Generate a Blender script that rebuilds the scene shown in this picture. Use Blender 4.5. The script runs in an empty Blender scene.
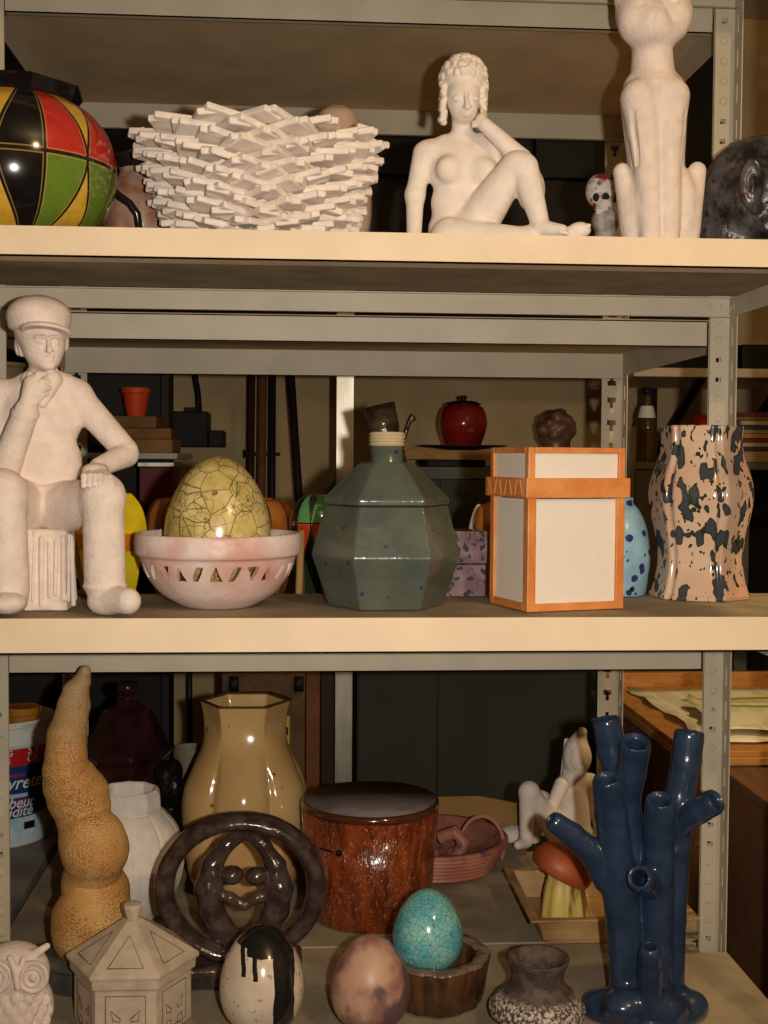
import bpy, bmesh, math, random
import numpy as np
from mathutils import Vector, Matrix
random.seed(7)
rng = np.random.default_rng(7)
PI = math.pi
C = bpy.context.scene.collection
sc = bpy.context.scene

# ------------------------------------------------------------------ camera
FPX = 1242.0
YAW, PITCH, ROLL = .0691, .0433, .0064
CZ = 1.25                                        # camera height above the floor
CAM = np.array([0., 0., CZ])
_fw = np.array([math.sin(YAW)*math.cos(PITCH), math.cos(YAW)*math.cos(PITCH), -math.sin(PITCH)])
_r = np.cross(_fw, [0, 0, 1.]); _r /= np.linalg.norm(_r)
_u = np.cross(_r, _fw)
_c, _s = math.cos(ROLL), math.sin(ROLL)
RT, UP = _c*_r + _s*_u, -_s*_r + _c*_u

def at(u, v, Y):
    "the point of the room at depth Y seen at (u, v) in the photograph"
    d = _fw + RT*((u-384)/FPX) + UP*((512-v)/FPX)
    return CAM + d*(Y/d[1])
def on(u, v, z):
    d = _fw + RT*((u-384)/FPX) + UP*((512-v)/FPX)
    return CAM + d*((z-CAM[2])/d[2])
def px(P):
    P = np.asarray(P, float) - CAM
    d = P @ _fw
    return 384 + FPX*(P @ RT)/d, 512 - FPX*(P @ UP)/d

cd = bpy.data.cameras.new('camera'); cam = bpy.data.objects.new('camera', cd); C.objects.link(cam)
cd.sensor_fit = 'HORIZONTAL'; cd.sensor_width = 36.0; cd.lens = 36.0*FPX/768.0
cd.clip_start = .02; cd.clip_end = 50
cam.matrix_world = Matrix(((RT[0], UP[0], -_fw[0], CAM[0]), (RT[1], UP[1], -_fw[1], CAM[1]),
                           (RT[2], UP[2], -_fw[2], CAM[2]), (0, 0, 0, 1)))
sc.camera = cam

# ------------------------------------------------------------------ materials
def lin(c):
    return tuple(((x/255)/12.92 if x/255 <= .04045 else ((x/255+.055)/1.055)**2.4) for x in c) + (1.0,)

class E:
    "a node socket with arithmetic"
    def __init__(s, nt, sock): s.nt, s.k = nt, sock
    def m(s, op, *a):
        n = s.nt.nodes.new('ShaderNodeMath'); n.operation = op
        for i, x in enumerate((s,)+a):
            if isinstance(x, E): s.nt.links.new(x.k, n.inputs[i])
            else: n.inputs[i].default_value = x
        return E(s.nt, n.outputs[0])
    def __add__(s, o): return s.m('ADD', o)
    def __sub__(s, o): return s.m('SUBTRACT', o)
    def __mul__(s, o): return s.m('MULTIPLY', o)
    def __truediv__(s, o): return s.m('DIVIDE', o)
    def lt(s, o): return s.m('LESS_THAN', o)
    def gt(s, o): return s.m('GREATER_THAN', o)
    def abs(s): return s.m('ABSOLUTE')
    def max(s, o): return s.m('MAXIMUM', o)
    def min(s, o): return s.m('MINIMUM', o)
    def ramp(s, a, b):
        n = s.nt.nodes.new('ShaderNodeMapRange'); n.clamp = True
        s.nt.links.new(s.k, n.inputs[0]); n.inputs[1].default_value = a; n.inputs[2].default_value = b
        n.inputs[3].default_value = 0; n.inputs[4].default_value = 1
        return E(s.nt, n.outputs[0])

class Mat:
    def __init__(s, name, rough=.7, spec=.5, metal=0., coat=0.):
        s.mat = bpy.data.materials.new(name); s.mat.use_nodes = True
        s.nt = s.mat.node_tree; s.b = s.nt.nodes['Principled BSDF']
        s.b.inputs['Roughness'].default_value = rough
        s.b.inputs['Specular IOR Level'].default_value = spec
        s.b.inputs['Metallic'].default_value = metal
        if coat:
            s.b.inputs['Coat Weight'].default_value = coat; s.b.inputs['Coat Roughness'].default_value = .06
        s.tc = s.nt.nodes.new('ShaderNodeTexCoord'); s.co = s.tc.outputs['Object']
        sp = s.nt.nodes.new('ShaderNodeSeparateXYZ'); s.nt.links.new(s.co, sp.inputs[0])
        s.x, s.y, s.z = (E(s.nt, o) for o in sp.outputs)
    def scaled(s, sx, sy, sz, warp=0., wscale=40.):
        co = s.co
        if warp:
            n = s.nt.nodes.new('ShaderNodeTexNoise'); n.inputs['Scale'].default_value = wscale; n.inputs['Detail'].default_value = 2
            s.nt.links.new(co, n.inputs['Vector'])
            a = s.nt.nodes.new('ShaderNodeVectorMath'); a.operation = 'MULTIPLY_ADD'
            s.nt.links.new(n.outputs['Color'], a.inputs[0]); a.inputs[1].default_value = (warp,)*3
            s.nt.links.new(co, a.inputs[2]); co = a.outputs[0]
        v = s.nt.nodes.new('ShaderNodeVectorMath'); v.operation = 'MULTIPLY'
        s.nt.links.new(co, v.inputs[0]); v.inputs[1].default_value = (sx, sy, sz)
        return v.outputs[0]
    def noise(s, scale, detail=3, rough=.5, stretch=(1, 1, 1), warp=0.):
        n = s.nt.nodes.new('ShaderNodeTexNoise'); n.inputs['Scale'].default_value = scale
        n.inputs['Detail'].default_value = detail; n.inputs['Roughness'].default_value = rough
        s.nt.links.new(s.scaled(*stretch, warp=warp), n.inputs['Vector'])
        return E(s.nt, n.outputs[0])
    def voro(s, scale, feature='F1', stretch=(1, 1, 1), warp=0., wscale=40., out=0, rnd=1.):
        n = s.nt.nodes.new('ShaderNodeTexVoronoi'); n.feature = feature; n.inputs['Scale'].default_value = scale
        n.inputs['Randomness'].default_value = rnd
        s.nt.links.new(s.scaled(*stretch, warp=warp, wscale=wscale), n.inputs['Vector'])
        return E(s.nt, n.outputs[out])
    def mix(s, fac, a, b):
        n = s.nt.nodes.new('ShaderNodeMix'); n.data_type = 'RGBA'
        for i, x in ((0, fac), (6, a), (7, b)):
            if isinstance(x, E): s.nt.links.new(x.k, n.inputs[i])
            elif i == 0: n.inputs[i].default_value = x
            else: n.inputs[i].default_value = lin(x)
        return E(s.nt, n.outputs[2])
    def color(s, c):
        if isinstance(c, E): s.nt.links.new(c.k, s.b.inputs['Base Color'])
        else: s.b.inputs['Base Color'].default_value = lin(c)
        return s
    def rough(s, r):
        s.nt.links.new(r.k, s.b.inputs['Roughness']); return s
    def bump(s, h, dist=.001, strength=1.):
        n = s.nt.nodes.new('ShaderNodeBump'); n.inputs['Distance'].default_value = dist; n.inputs['Strength'].default_value = strength
        s.nt.links.new(h.k, n.inputs['Height']); s.nt.links.new(n.outputs[0], s.b.inputs['Normal'])
        if s.b.inputs['Coat Weight'].default_value: pass
        return s

def plain(name, c, rough=.6, spec=.4, metal=0., var=.0, vscale=30, bump=0., bscale=300, c2=None, coat=0.):
    m = Mat(name, rough, spec, metal, coat)
    if c2 is None: c2 = tuple(x*(1-var) for x in c)
    if var or c2 != tuple(c): m.color(m.mix(m.noise(vscale, 4).ramp(.35, .65), c, c2))
    else: m.color(c)
    if bump: m.bump(m.noise(bscale, 3), bump)
    return m.mat

def mk_crackle(name, base, base2, line, scale, width, rough=.25, coat=0., stretch=(1, 1, 1), spots=None):
    m = Mat(name, rough, .5, 0., coat)
    col = m.mix(m.noise(28, 4, .6).ramp(.35, .65), base, base2)
    if spots: col = m.mix(m.noise(60, 2).ramp(.66, .72), col, spots)
    big = m.voro(scale, 'DISTANCE_TO_EDGE', stretch, .006)
    small = m.voro(scale*2.1, 'DISTANCE_TO_EDGE', stretch, .006, 60)
    gate = m.noise(18, 2).ramp(.42, .52)
    l1 = big.lt(width); l2 = small.lt(width*1.15)*gate
    col = m.mix(l1.max(l2)*.8, col, line)
    return m.color(col).mat

CLAY = plain('bisque_clay', (240, 226, 212), .9, .2, var=.05, vscale=60, bump=.0006, bscale=500)
CLAYP = plain('pinkish_clay', (236, 218, 204), .9, .2, var=.06, vscale=50, bump=.0012, bscale=190)
CLAYG = plain('grey_stained_clay', (202, 184, 160), .85, .2, c2=(182, 164, 142), vscale=45, bump=.0006, bscale=400)
PAINT = plain('beige_rack_paint', (194, 182, 158), .5, .4, var=.06, vscale=12)
SHADE = plain('socket_shade', (40, 34, 26), .8, .2)  # dark colour standing in for the shade inside hollows
PANEL = plain('brown_shelf_panel', (196, 174, 140), .8, .2, var=.08, vscale=10)
EDGE = plain('cream_board_edge', (236, 212, 178), .55, .35, var=.05, vscale=9)
BOARD = plain('dusty_chipboard', (166, 150, 124), .85, .2, c2=(142, 128, 106), vscale=14, bump=.0003, bscale=400)
BOARDY = BOARD
BLACKG = plain('black_glaze', (18, 15, 17), .12, .6)
DARKB = plain('dark_brown_glaze', (58, 34, 28), .22, .6, c2=(30, 18, 17), vscale=40)

# ------------------------------------------------------------------ object helpers
def tag(o, label, cat, group=None, kind=None):
    if label: o['label'] = label
    if cat: o['category'] = cat
    if group: o['group'] = group
    if kind: o['kind'] = kind
    return o
def link(name, verts, faces, mat, parent=None, loc=(0, 0, 0), smooth=True, rot=None):
    me = bpy.data.meshes.new(name)
    me.from_pydata([tuple(map(float, v)) for v in verts], [], [tuple(int(i) for i in f) for f in faces])
    me.validate(); me.update()
    for m in (mat if isinstance(mat, (list, tuple)) else [mat]): me.materials.append(m)
    if smooth: me.polygons.foreach_set('use_smooth', [True]*len(me.polygons))
    o = bpy.data.objects.new(name, me); C.objects.link(o)
    o.location = loc
    if rot: o.rotation_euler = rot
    if parent: o.parent = parent
    return o
def empty(name, loc, label, cat, group=None, rz=0.):
    o = bpy.data.objects.new(name, None); C.objects.link(o); o.location = loc; o.rotation_euler.z = rz
    o.empty_display_size = .05
    return tag(o, label, cat, group)
def bevel(o, w, seg=2, ang=35):
    b = o.modifiers.new('bevel', 'BEVEL'); b.width = w; b.segments = seg; b.limit_method = 'ANGLE'; b.angle_limit = math.radians(ang)
    return o
class MB:
    "collects boxes, bars and tubes into one mesh"
    def __init__(s): s.v, s.f = [], []
    def add(s, v, f):
        n = len(s.v); s.v += [tuple(x) for x in v]; s.f += [tuple(i+n for i in q) for q in f]; return s
    def box(s, x0, x1, y0, y1, z0, z1):
        v = [(x, y, z) for z in (z0, z1) for y in (y0, y1) for x in (x0, x1)]
        return s.add(v, [(0, 2, 3, 1), (4, 5, 7, 6), (0, 1, 5, 4), (2, 6, 7, 3), (0, 4, 6, 2), (1, 3, 7, 5)])
    def rbox(s, c, half, M):
        v = [np.array(c) + M @ (np.array(half)*np.array(q)) for q in [(x, y, z) for z in (-1, 1) for y in (-1, 1) for x in (-1, 1)]]
        return s.add(v, [(0, 2, 3, 1), (4, 5, 7, 6), (0, 1, 5, 4), (2, 6, 7, 3), (0, 4, 6, 2), (1, 3, 7, 5)])
    def tube(s, pts, rs, seg=12, caps=True):
        pts = [np.array(p, float) for p in pts]
        if not hasattr(rs, '__len__'): rs = [rs]*len(pts)
        rings = []; prev = None
        for i, p in enumerate(pts):
            t = pts[min(i+1, len(pts)-1)] - pts[max(i-1, 0)]; t /= np.linalg.norm(t)
            if prev is None: a = np.cross(t, [0, 0, 1.] if abs(t[2]) < .9 else [1., 0, 0])
            else: a = prev - t*(prev @ t)
            a /= np.linalg.norm(a); prev = a; b = np.cross(t, a)
            rings.append([p + rs[i]*(a*math.cos(q) + b*math.sin(q)) for q in np.linspace(0, 2*PI, seg, endpoint=False)])
        v = [q for r in rings for q in r]; f = []
        for i in range(len(pts)-1):
            for j in range(seg):
                k = (j+1) % seg; f.append((i*seg+j, (i+1)*seg+j, (i+1)*seg+k, i*seg+k))
        if caps: f += [tuple(range(seg)), tuple(range((len(pts)-1)*seg, len(pts)*seg))[::-1]]
        return s.add(v, f)
    def build(s, name, mat, parent=None, loc=(0, 0, 0), smooth=False, bev=0., rot=None):
        o = link(name, s.v, s.f, mat, parent, loc, smooth, rot)
        bm = bmesh.new(); bm.from_mesh(o.data); bmesh.ops.recalc_face_normals(bm, faces=bm.faces); bm.to_mesh(o.data); bm.free()
        return bevel(o, bev) if bev else o

class F:
    "a place on a shelf: u0 = photo column of its axis, Y = depth, z = height of what it stands on; lengths in photo pixels"
    def __init__(s, u0, Y, z):
        s.u0, s.Y, s.z = u0, Y, z
        v = 500.
        for _ in range(30):
            P = at(u0, v, Y); v += (P[2]-z)*FPX/Y
        s.v0 = v; s.loc = at(u0, v, Y); s.loc[2] = z
        d = (s.loc - CAM) @ _fw
        s.s = d/FPX
        s.view = math.degrees(math.atan2(-s.loc[0], Y))
    def L(s, u, y, v):
        "photo position (u, v), y pixels beyond the axis plane -> local pixels"
        return (at(u, v, s.Y + y*s.s) - s.loc)/s.s
    def h(s, v): return (at(s.u0, v, s.Y)[2] - s.z)/s.s

def lathe(f, prof, seg=64, rfun=None, close=True, phi=0., hfun=None):
    "profile of (radius px, height px above the base); returns verts in metres"
    v, q = [], []
    for (r, h) in prof:
        for j in range(seg):
            t = 2*PI*j/seg + math.radians(phi)
            rr = r*(rfun(t, h) if rfun else 1.)
            v.append((rr*math.sin(t)*f.s, -rr*math.cos(t)*f.s, (h + (hfun(t, h) if hfun else 0))*f.s))
    n = len(prof)
    for i in range(n-1):
        for j in range(seg):
            k = (j+1) % seg; q.append((i*seg+j, i*seg+k, (i+1)*seg+k, (i+1)*seg+j))
    if close:
        if prof[0][0] > 0: q.append(tuple(range(seg))[::-1])
        if prof[-1][0] > 0: q.append(tuple(range((n-1)*seg, n*seg)))
    return v, q
def resample(prof, n):
    "smooth Catmull-Rom curve through the profile points"
    p = np.array(prof, float); out = []
    P = np.vstack([2*p[0]-p[1], p, 2*p[-1]-p[-2]])
    for i in range(len(p)-1):
        a, b, c, d = P[i:i+4]
        for t in np.linspace(0, 1, n, endpoint=False):
            out.append(.5*((2*b)+(-a+c)*t+(2*a-5*b+4*c-d)*t*t+(-a+3*b-3*c+d)*t**3))
    out.append(p[-1])
    return [(max(0., float(r)), max(0., float(h))) for r, h in out]

# ------------------------------------------------------------------ clay modelling: smooth-blended volumes, one continuous surface
def rotm(deg):
    a, b, c = (math.radians(x) for x in deg)
    from mathutils import Euler
    return np.array(Euler((a, b, c)).to_matrix())
class Clay:
    def __init__(s, f, k=5.): s.f, s.k, s.p = f, k, []
    def _sc(s, y): return (s.f.Y + y*s.f.s)/s.f.Y
    def e(s, u, y, v, rx, ry, rz, rot=None, k=None, neg=False):
        c = s.f.L(u, y, v); m = s._sc(y)
        s.p.append(('e', c, np.array([rx, ry, rz], float)*m, rotm(rot) if rot else None, s.k if k is None else k, neg)); return s
    def eo(s, u, y, v, dx, dy, dz, rx, ry, rz, k=None):
        'an ellipsoid offset from the point (u, y, v) in the piece itself'
        s.p.append(('e', s.f.L(u, y, v)+np.array([dx, dy, dz]), np.array([rx, ry, rz], float), None, s.k if k is None else k, False)); return s
    def c(s, a, b, ra, rb=None, k=None, neg=False):
        rb = ra if rb is None else rb
        s.p.append(('c', s.f.L(*a), s.f.L(*b), (ra*s._sc(a[1]), rb*s._sc(b[1])), s.k if k is None else k, neg)); return s
    def chain(s, pts, k=None, neg=False):
        for a, b in zip(pts, pts[1:]): s.c(a[:3], b[:3], a[3], b[3], k, neg)
        return s
    def t(s, u, y, v, Rx, Rz, tr, ty, k=None, neg=False):
        s.p.append(('t', s.f.L(u, y, v), (Rx, Rz, tr, ty), None, s.k if k is None else k, neg)); return s
    def b(s, u, y, v, hx, hy, hz, rd=2., rot=None, k=None, neg=False):
        s.p.append(('b', s.f.L(u, y, v), np.array([hx, hy, hz], float), (rd, rotm(rot) if rot else None), s.k if k is None else k, neg)); return s
    @staticmethod
    def ext(p):
        if p[0] == 'e': r = float(max(p[2])); return p[1]-r, p[1]+r
        if p[0] == 'c':
            r = max(p[3]); return np.minimum(p[1], p[2])-r, np.maximum(p[1], p[2])+r
        if p[0] == 't':
            Rx, Rz, tr, ty = p[2]; r = np.array([Rx+tr, ty, Rz+tr]); return p[1]-r, p[1]+r
        r = np.linalg.norm(p[2]); return p[1]-r, p[1]+r
    @staticmethod
    def dist(p, X, Y, Z):
        if p[0] == 'c':
            a, b, (ra, rb) = p[1], p[2], p[3]; ba = b-a; L = max(ba @ ba, 1e-6)
            dx, dy, dz = X-a[0], Y-a[1], Z-a[2]
            t = np.clip((dx*ba[0]+dy*ba[1]+dz*ba[2])/L, 0, 1)
            return np.sqrt((dx-t*ba[0])**2+(dy-t*ba[1])**2+(dz-t*ba[2])**2) - (ra+(rb-ra)*t)
        dx, dy, dz = X-p[1][0], Y-p[1][1], Z-p[1][2]
        if p[0] == 't':
            Rx, Rz, tr, ty = p[2]
            R = .5*(Rx+Rz); q = np.sqrt((dx*R/Rx)**2+(dz*R/Rz)**2)-R
            k0 = np.sqrt((q/tr)**2+(dy/ty)**2); k1 = np.sqrt((q/tr**2)**2+(dy/ty**2)**2)+1e-9
            return k0*(k0-1)/k1
        M = p[3] if p[0] == 'e' else p[3][1]
        if M is not None:
            dx, dy, dz = (M[0, i]*dx+M[1, i]*dy+M[2, i]*dz for i in range(3))
        if p[0] == 'e':
            r = p[2]
            k0 = np.sqrt((dx/r[0])**2+(dy/r[1])**2+(dz/r[2])**2)
            k1 = np.sqrt((dx/r[0]**2)**2+(dy/r[1]**2)**2+(dz/r[2]**2)**2)+1e-9
            return k0*(k0-1)/k1
        h, rd = p[2], p[3][0]
        qx, qy, qz = np.abs(dx)-h[0]+rd, np.abs(dy)-h[1]+rd, np.abs(dz)-h[2]+rd
        return np.sqrt(np.maximum(qx, 0)**2+np.maximum(qy, 0)**2+np.maximum(qz, 0)**2)+np.minimum(np.maximum(qx, np.maximum(qy, qz)), 0)-rd
    def mesh(s, step=1.2, floor=True, disp=None):
        ex = [s.ext(p) for p in s.p if not p[5]]
        lo = np.min([a for a, b in ex], axis=0)-4*step; hi = np.max([b for a, b in ex], axis=0)+4*step
        if floor: lo[2] = max(lo[2], -3*step)
        n = np.ceil((hi-lo)/step).astype(int)+1
        ax = [lo[i]+step*np.arange(n[i], dtype=np.float32) for i in range(3)]
        D = np.full(n, 12*step, np.float32)
        for p in s.p:
            k = max(p[4], 1e-3); a, b = s.ext(p); m = k+4*step
            i0 = np.clip(np.floor((a-m-lo)/step).astype(int), 0, n); i1 = np.clip(np.ceil((b+m-lo)/step).astype(int)+1, 0, n)
            if np.any(i1 <= i0): continue
            sl = tuple(slice(i0[i], i1[i]) for i in range(3))
            X = ax[0][sl[0]][:, None, None]; Y = ax[1][sl[1]][None, :, None]; Z = ax[2][sl[2]][None, None, :]
            d = s.dist(p, X, Y, Z).astype(np.float32); q = D[sl]
            if p[5]:
                h = np.clip(.5-.5*(q+d)/k, 0, 1); D[sl] = q+(-d-q)*h+k*h*(1-h)
            else:
                h = np.clip(.5+.5*(d-q)/k, 0, 1); D[sl] = d+(q-d)*h-k*h*(1-h)
        if floor: D = np.maximum(D, -(ax[2][None, None, :]))
        V, Q = nets(D)
        V = lo+V*step
        if disp is not None: V = disp(V)
        return V*s.f.s, Q
def nets(D):
    ins = D < 0
    c = np.zeros(tuple(np.array(D.shape)-1), np.int8)
    for dx in (0, 1):
        for dy in (0, 1):
            for dz in (0, 1):
                c += ins[dx:D.shape[0]-1+dx, dy:D.shape[1]-1+dy, dz:D.shape[2]-1+dz]
    act = (c > 0) & (c < 8)
    I = np.argwhere(act); idx = -np.ones(act.shape, np.int64); idx[act] = np.arange(len(I))
    acc = np.zeros((len(I), 3)); cnt = np.zeros(len(I))
    cor = [(a, b, d) for a in (0, 1) for b in (0, 1) for d in (0, 1)]
    val = {q: D[I[:, 0]+q[0], I[:, 1]+q[1], I[:, 2]+q[2]] for q in cor}
    for a in cor:
        for i in range(3):
            if a[i]: continue
            b = tuple(1 if j == i else a[j] for j in range(3))
            va, vb = val[a], val[b]; m = (va < 0) != (vb < 0)
            t = np.where(m, va/np.where(m, va-vb, 1), 0)
            P = np.array(a, float)[None, :].repeat(len(I), 0); P[:, i] += t
            acc[m] += P[m]; cnt[m] += 1
    V = I+acc/np.maximum(cnt, 1)[:, None]
    Q = []
    for i in range(3):
        j, k = (i+1) % 3, (i+2) % 3
        sl0 = [slice(None)]*3; sl1 = [slice(None)]*3
        sl0[i] = slice(0, -1); sl1[i] = slice(1, None)
        A, B = ins[tuple(sl0)], ins[tuple(sl1)]
        E_ = np.argwhere(A != B)
        ok = (E_[:, j] > 0) & (E_[:, k] > 0) & (E_[:, j] < D.shape[j]-1) & (E_[:, k] < D.shape[k]-1)
        E_ = E_[ok]; s_ = A[tuple(E_.T)]
        def cell(dj, dk):
            q = E_.copy(); q[:, j] -= dj; q[:, k] -= dk; return idx[tuple(q.T)]
        quad = np.stack([cell(1, 1), cell(0, 1), cell(0, 0), cell(1, 0)], 1)
        quad[~s_] = quad[~s_][:, ::-1]
        Q.append(quad)
    return V, np.concatenate(Q)
def sculpt(name, clay, mat, parent=None, loc=None, step=1.2, floor=True, disp=None):
    V, Q = clay.mesh(step, floor, disp)
    o = link(name, V, Q, mat, parent, (0, 0, 0) if loc is None else loc)
    return o
def wob(amp, sc_):
    "hand-made unevenness"
    ph = rng.uniform(0, 6.28, (3, 3)); fr = rng.uniform(.6, 1.4, (3, 3))/sc_
    def g(V):
        V = V.copy(); W = V.copy()
        for i in range(3): V[:, i] += amp*np.sin(W @ fr[i]+ph[i, 0])*np.cos(W[:, (i+1) % 3]/sc_*1.3+ph[i, 1])
        return V
    return g

# ------------------------------------------------------------------ measures
XR = .6589; XL = XR-1.12
Y0, Y1, YB, Y2 = 1.5565, 1.8714, 1.887, 2.4943
ZU, ZUb = CZ+.281, CZ+.2442          # upper board
ZM, ZMb = CZ-.2013, CZ-.2459         # middle board
ZL, ZLb = CZ-.7544, CZ-.7990         # lower board
ZT, ZTb = CZ+.745, CZ+.708           # top board
BU, BM_, BL, BT = CZ+.216, CZ-.2845, CZ-.7544, CZ+.692   # rear rack shelf tops
YW = 4.2
BOARDS = (ZT, ZU, ZM, ZL, BU, BM_, BL, BT)

# ================================================================== the room
WALLM = plain('tan_plaster', (212, 186, 140), .9, .15, c2=(198, 172, 128), vscale=6, bump=.0006, bscale=180)
FLOORM = plain('grey_concrete', (112, 104, 94), .85, .2, c2=(90, 84, 78), vscale=4)
def struct(name, box, mat):
    o = MB().box(*box).build(name, mat); o['kind'] = 'structure'; return o
struct('floor', (-2.6, 2.8, -2.2, YW+.1, -.1, 0), FLOORM)
struct('ceiling', (-2.6, 2.8, -2.2, YW+.1, 2.75, 2.85), plain('ceiling_white', (205, 198, 184), .9, .1, var=.04))
struct('wall_back', (-2.6, 2.8, YW, YW+.1, 0, 2.75), WALLM)
struct('wall_left', (-2.7, -2.6, -2.2, YW+.1, 0, 2.75), WALLM)
struct('wall_right', (2.8, 2.9, -2.2, YW+.1, 0, 2.75), WALLM)
struct('wall_front', (-2.6, 2.8, -2.3, -2.2, 0, 2.75), WALLM)

# ================================================================== the shelving racks
def plate(mb, horiz, c0, c1, t0, t1, z0, z1, pitch, zoff, holes):
    """a flange: plate from c0 to c1 along one axis (thickness t0..t1 on the other) with a column of punched holes;
    holes = stack of (half width, low, high, centre) rectangles per pitch"""
    def bx(a, b, za, zb):
        if b-a < 1e-5 or zb-za < 1e-5: return
        if horiz: mb.box(a, b, t0, t1, za, zb)
        else: mb.box(t0, t1, a, b, za, zb)
    z = z0; k = 0
    cuts = []
    while True:
        base = z0+zoff+k*pitch
        if base+pitch > z1: break
        for (hw, lo, hi, cc) in holes(k): cuts.append((base+lo, base+hi, cc-hw, cc+hw))
        k += 1
    for (a, b, l, r) in sorted(cuts):
        bx(c0, c1, z, a); bx(c0, l, a, b); bx(r, c1, a, b); z = b
    bx(c0, c1, z, z1)
T = .0018
def post(rack, xc, yc, sx, sy, wf, ws, z0, z1, keyhole):
    "an angle post with its corner at (xc, yc): flanges towards sx along x and sy along y"
    mb = MB()
    xf = sorted((xc, xc+sx*wf)); ys = sorted((yc, yc+sy*ws)); cx = (xf[0]+xf[1])/2+sx*.002; cy = (ys[0]+ys[1])/2
    ta = sorted((yc, yc+sy*T)); tb = sorted((xc, xc+sx*T))
    if keyhole:
        fh = lambda k: [(.0035, 0, .012, cx), (.0085, .012, .022, cx)] if k % 3 else [(.0085, 0, .010, cx), (.0035, .010, .022, cx)]
        plate(mb, True, xf[0], xf[1], ta[0], ta[1], z0, z1, .046, .02, fh)
    else:
        fh = lambda k: [(.0042, 0, .0075, cx)] if k % 6 in (3, 4) else [(.0015, 0, .003, cx)]
        plate(mb, True, xf[0], xf[1], ta[0], ta[1], z0, z1, .030, .02, fh)
    plate(mb, False, ys[0], ys[1], tb[0], tb[1], z0, z1, .052, .02, lambda k: [(.003, 0, .028, cy)])
    if not keyhole:
        nb = mb; k = 0; z = z0+.02
        while z < z1-.03:
            if k % 6 not in (3, 4):                       # pressed dimples / bolt heads left in the flange
                yb = yc+sy*T
                nb.tube([(cx, yb, z+.004), (cx, yb+sy*.0015, z+.004)], [.0062, .0045], 10)
            z += .030; k += 1
    return mb.build('post', PAINT, rack)
def beam(rack, x0, x1, y, z0, z1, lip=.012, sy=1, ridge=True):
    mb = MB()
    mb.box(x0, x1, *sorted((y, y+sy*T)), z0, z1)
    mb.box(x0, x1, *sorted((y, y+sy*lip)), z0, z0+T)
    mb.box(x0, x1, *sorted((y, y+sy*lip)), z1-T, z1)
    if ridge: mb.box(x0, x1, *sorted((y-sy*.0008, y)), z0+(z1-z0)*.46, z0+(z1-z0)*.52)
    return mb.build('beam', PAINT, rack)
def bolt(parent, x, y, z, ax='y', s=-1):
    mb = MB()
    e = (x, y+s*.004, z) if ax == 'y' else (x+s*.004, y, z)
    mb.tube([(x, y, z), e], .006, 6)
    return mb.build('bolt', PAINT, parent)

front = empty('shelving_rack', (0, 0, 0), 'beige metal shelving rack with thick cream-edged boards holding the ceramics', 'shelving')
for xc, sx in ((XL, 1), (XR, -1)):
    post(front, xc, Y1, sx, -1, .0315, .034, 0, 2.25, False)
    post(front, xc-(.16 if sx > 0 else 0), Y0-.003, sx, 1, .0315, .034, 0, 2.25, False)
def board(zt, zb, xr, yb=Y1-.006):
    mb = MB().box(XL-.20, xr, Y0+.004, yb, zb+.002, zt)
    if zt == ZL: mb.box(XL+.04, XR-.04, yb, YB-.007, zb+.03, zt)
    o = mb.build('shelf_board', BOARD, front)
    e = MB().box(XL-.20, xr, Y0, Y0+.004, zb, zt).box(XL-.20, xr, Y0, Y0+.040, zb, zb+.002)
    e.build('front_edge', EDGE, o)['label'] = 'cream painted front edge'
board(ZT, ZTb, XR+.20, Y1-.036); board(ZU, ZUb, XR+.20, Y1-.036)
board(ZM, ZMb, XR+.11, Y1-.036); board(ZL, ZLb, XR, Y1-.036)
for zb in (ZTb, ZUb, ZMb, ZLb):
    b = beam(front, XL, XR-.002, Y1-.0036, zb-.0265, zb+.004, .010, -1)
    bolt(b, XR-.030, Y1-.0046, zb-.010); bolt(b, XR-.012, Y1-.0046, zb-.010); bolt(b, XL+.012, Y1-.0046, zb-.010)
    for x, sx in ((XR-.002, -1), (XL+.002, 1)):
        sb = MB(); xa = sorted((x, x+sx*T))
        plate_ = MB()
        sb.box(xa[0], xa[1], Y0+.01, Y1-.045, zb-.0265, zb+.004)
        sb.box(xa[0], xa[1], Y1-.045, Y1-.002, zb-.0265, zb-.016)
        sb.box(xa[0], xa[1], Y1-.045, Y1-.002, zb-.009, zb+.004)
        for ya, yb2 in ((Y1-.045, Y1-.034), (Y1-.024, Y1-.019), (Y1-.010, Y1-.002)):
            sb.box(xa[0], xa[1], ya, yb2, zb-.016, zb-.009)
        sb.build('side_beam', PAINT, front)

rear = empty('shelving_rack', (0, 0, 0), 'second beige metal rack standing back to back behind the front one, with keyhole posts', 'shelving')
for xc, sx in ((XL, 1), (XR, -1)):
    post(rear, xc, Y2, sx, -1, .045, .034, 0, 2.25, True)
    post(rear, xc, YB-.004, sx, 1, .029, .034, 0, 2.25, False)
for zt in (BU, BM_, BL, BT):
    mb = MB().box(XL+.004, XR-.004, YB+.004, Y2-.004, zt-.002, zt)
    p = mb.build('shelf_panel', BOARD if zt == BL else PANEL, rear)
    beam(rear, XL+.030, XR-.032, YB-.003, zt-.042, zt-.002, .012, 1, False)
    b = beam(rear, XL, XR-.002, Y2-.0036, zt-.052, zt, .012, -1, False)
    for dz in (-.014, -.034): bolt(b, XR-.022, Y2-.0036, zt+dz, 'y', -1); bolt(b, XL+.022, Y2-.0036, zt+dz, 'y', -1)
    for x, sx in ((XR-.002, -1), (XL+.002, 1)):
        MB().box(*sorted((x, x+sx*T)), YB+.03, Y2-.004, zt-.046, zt-.002).build('side_beam', PAINT, rear)

ZU, ZM, ZL, BU, BM_, BL = (z+.001 for z in (ZU, ZM, ZL, BU, BM_, BL))     # a hair above the boards
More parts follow.
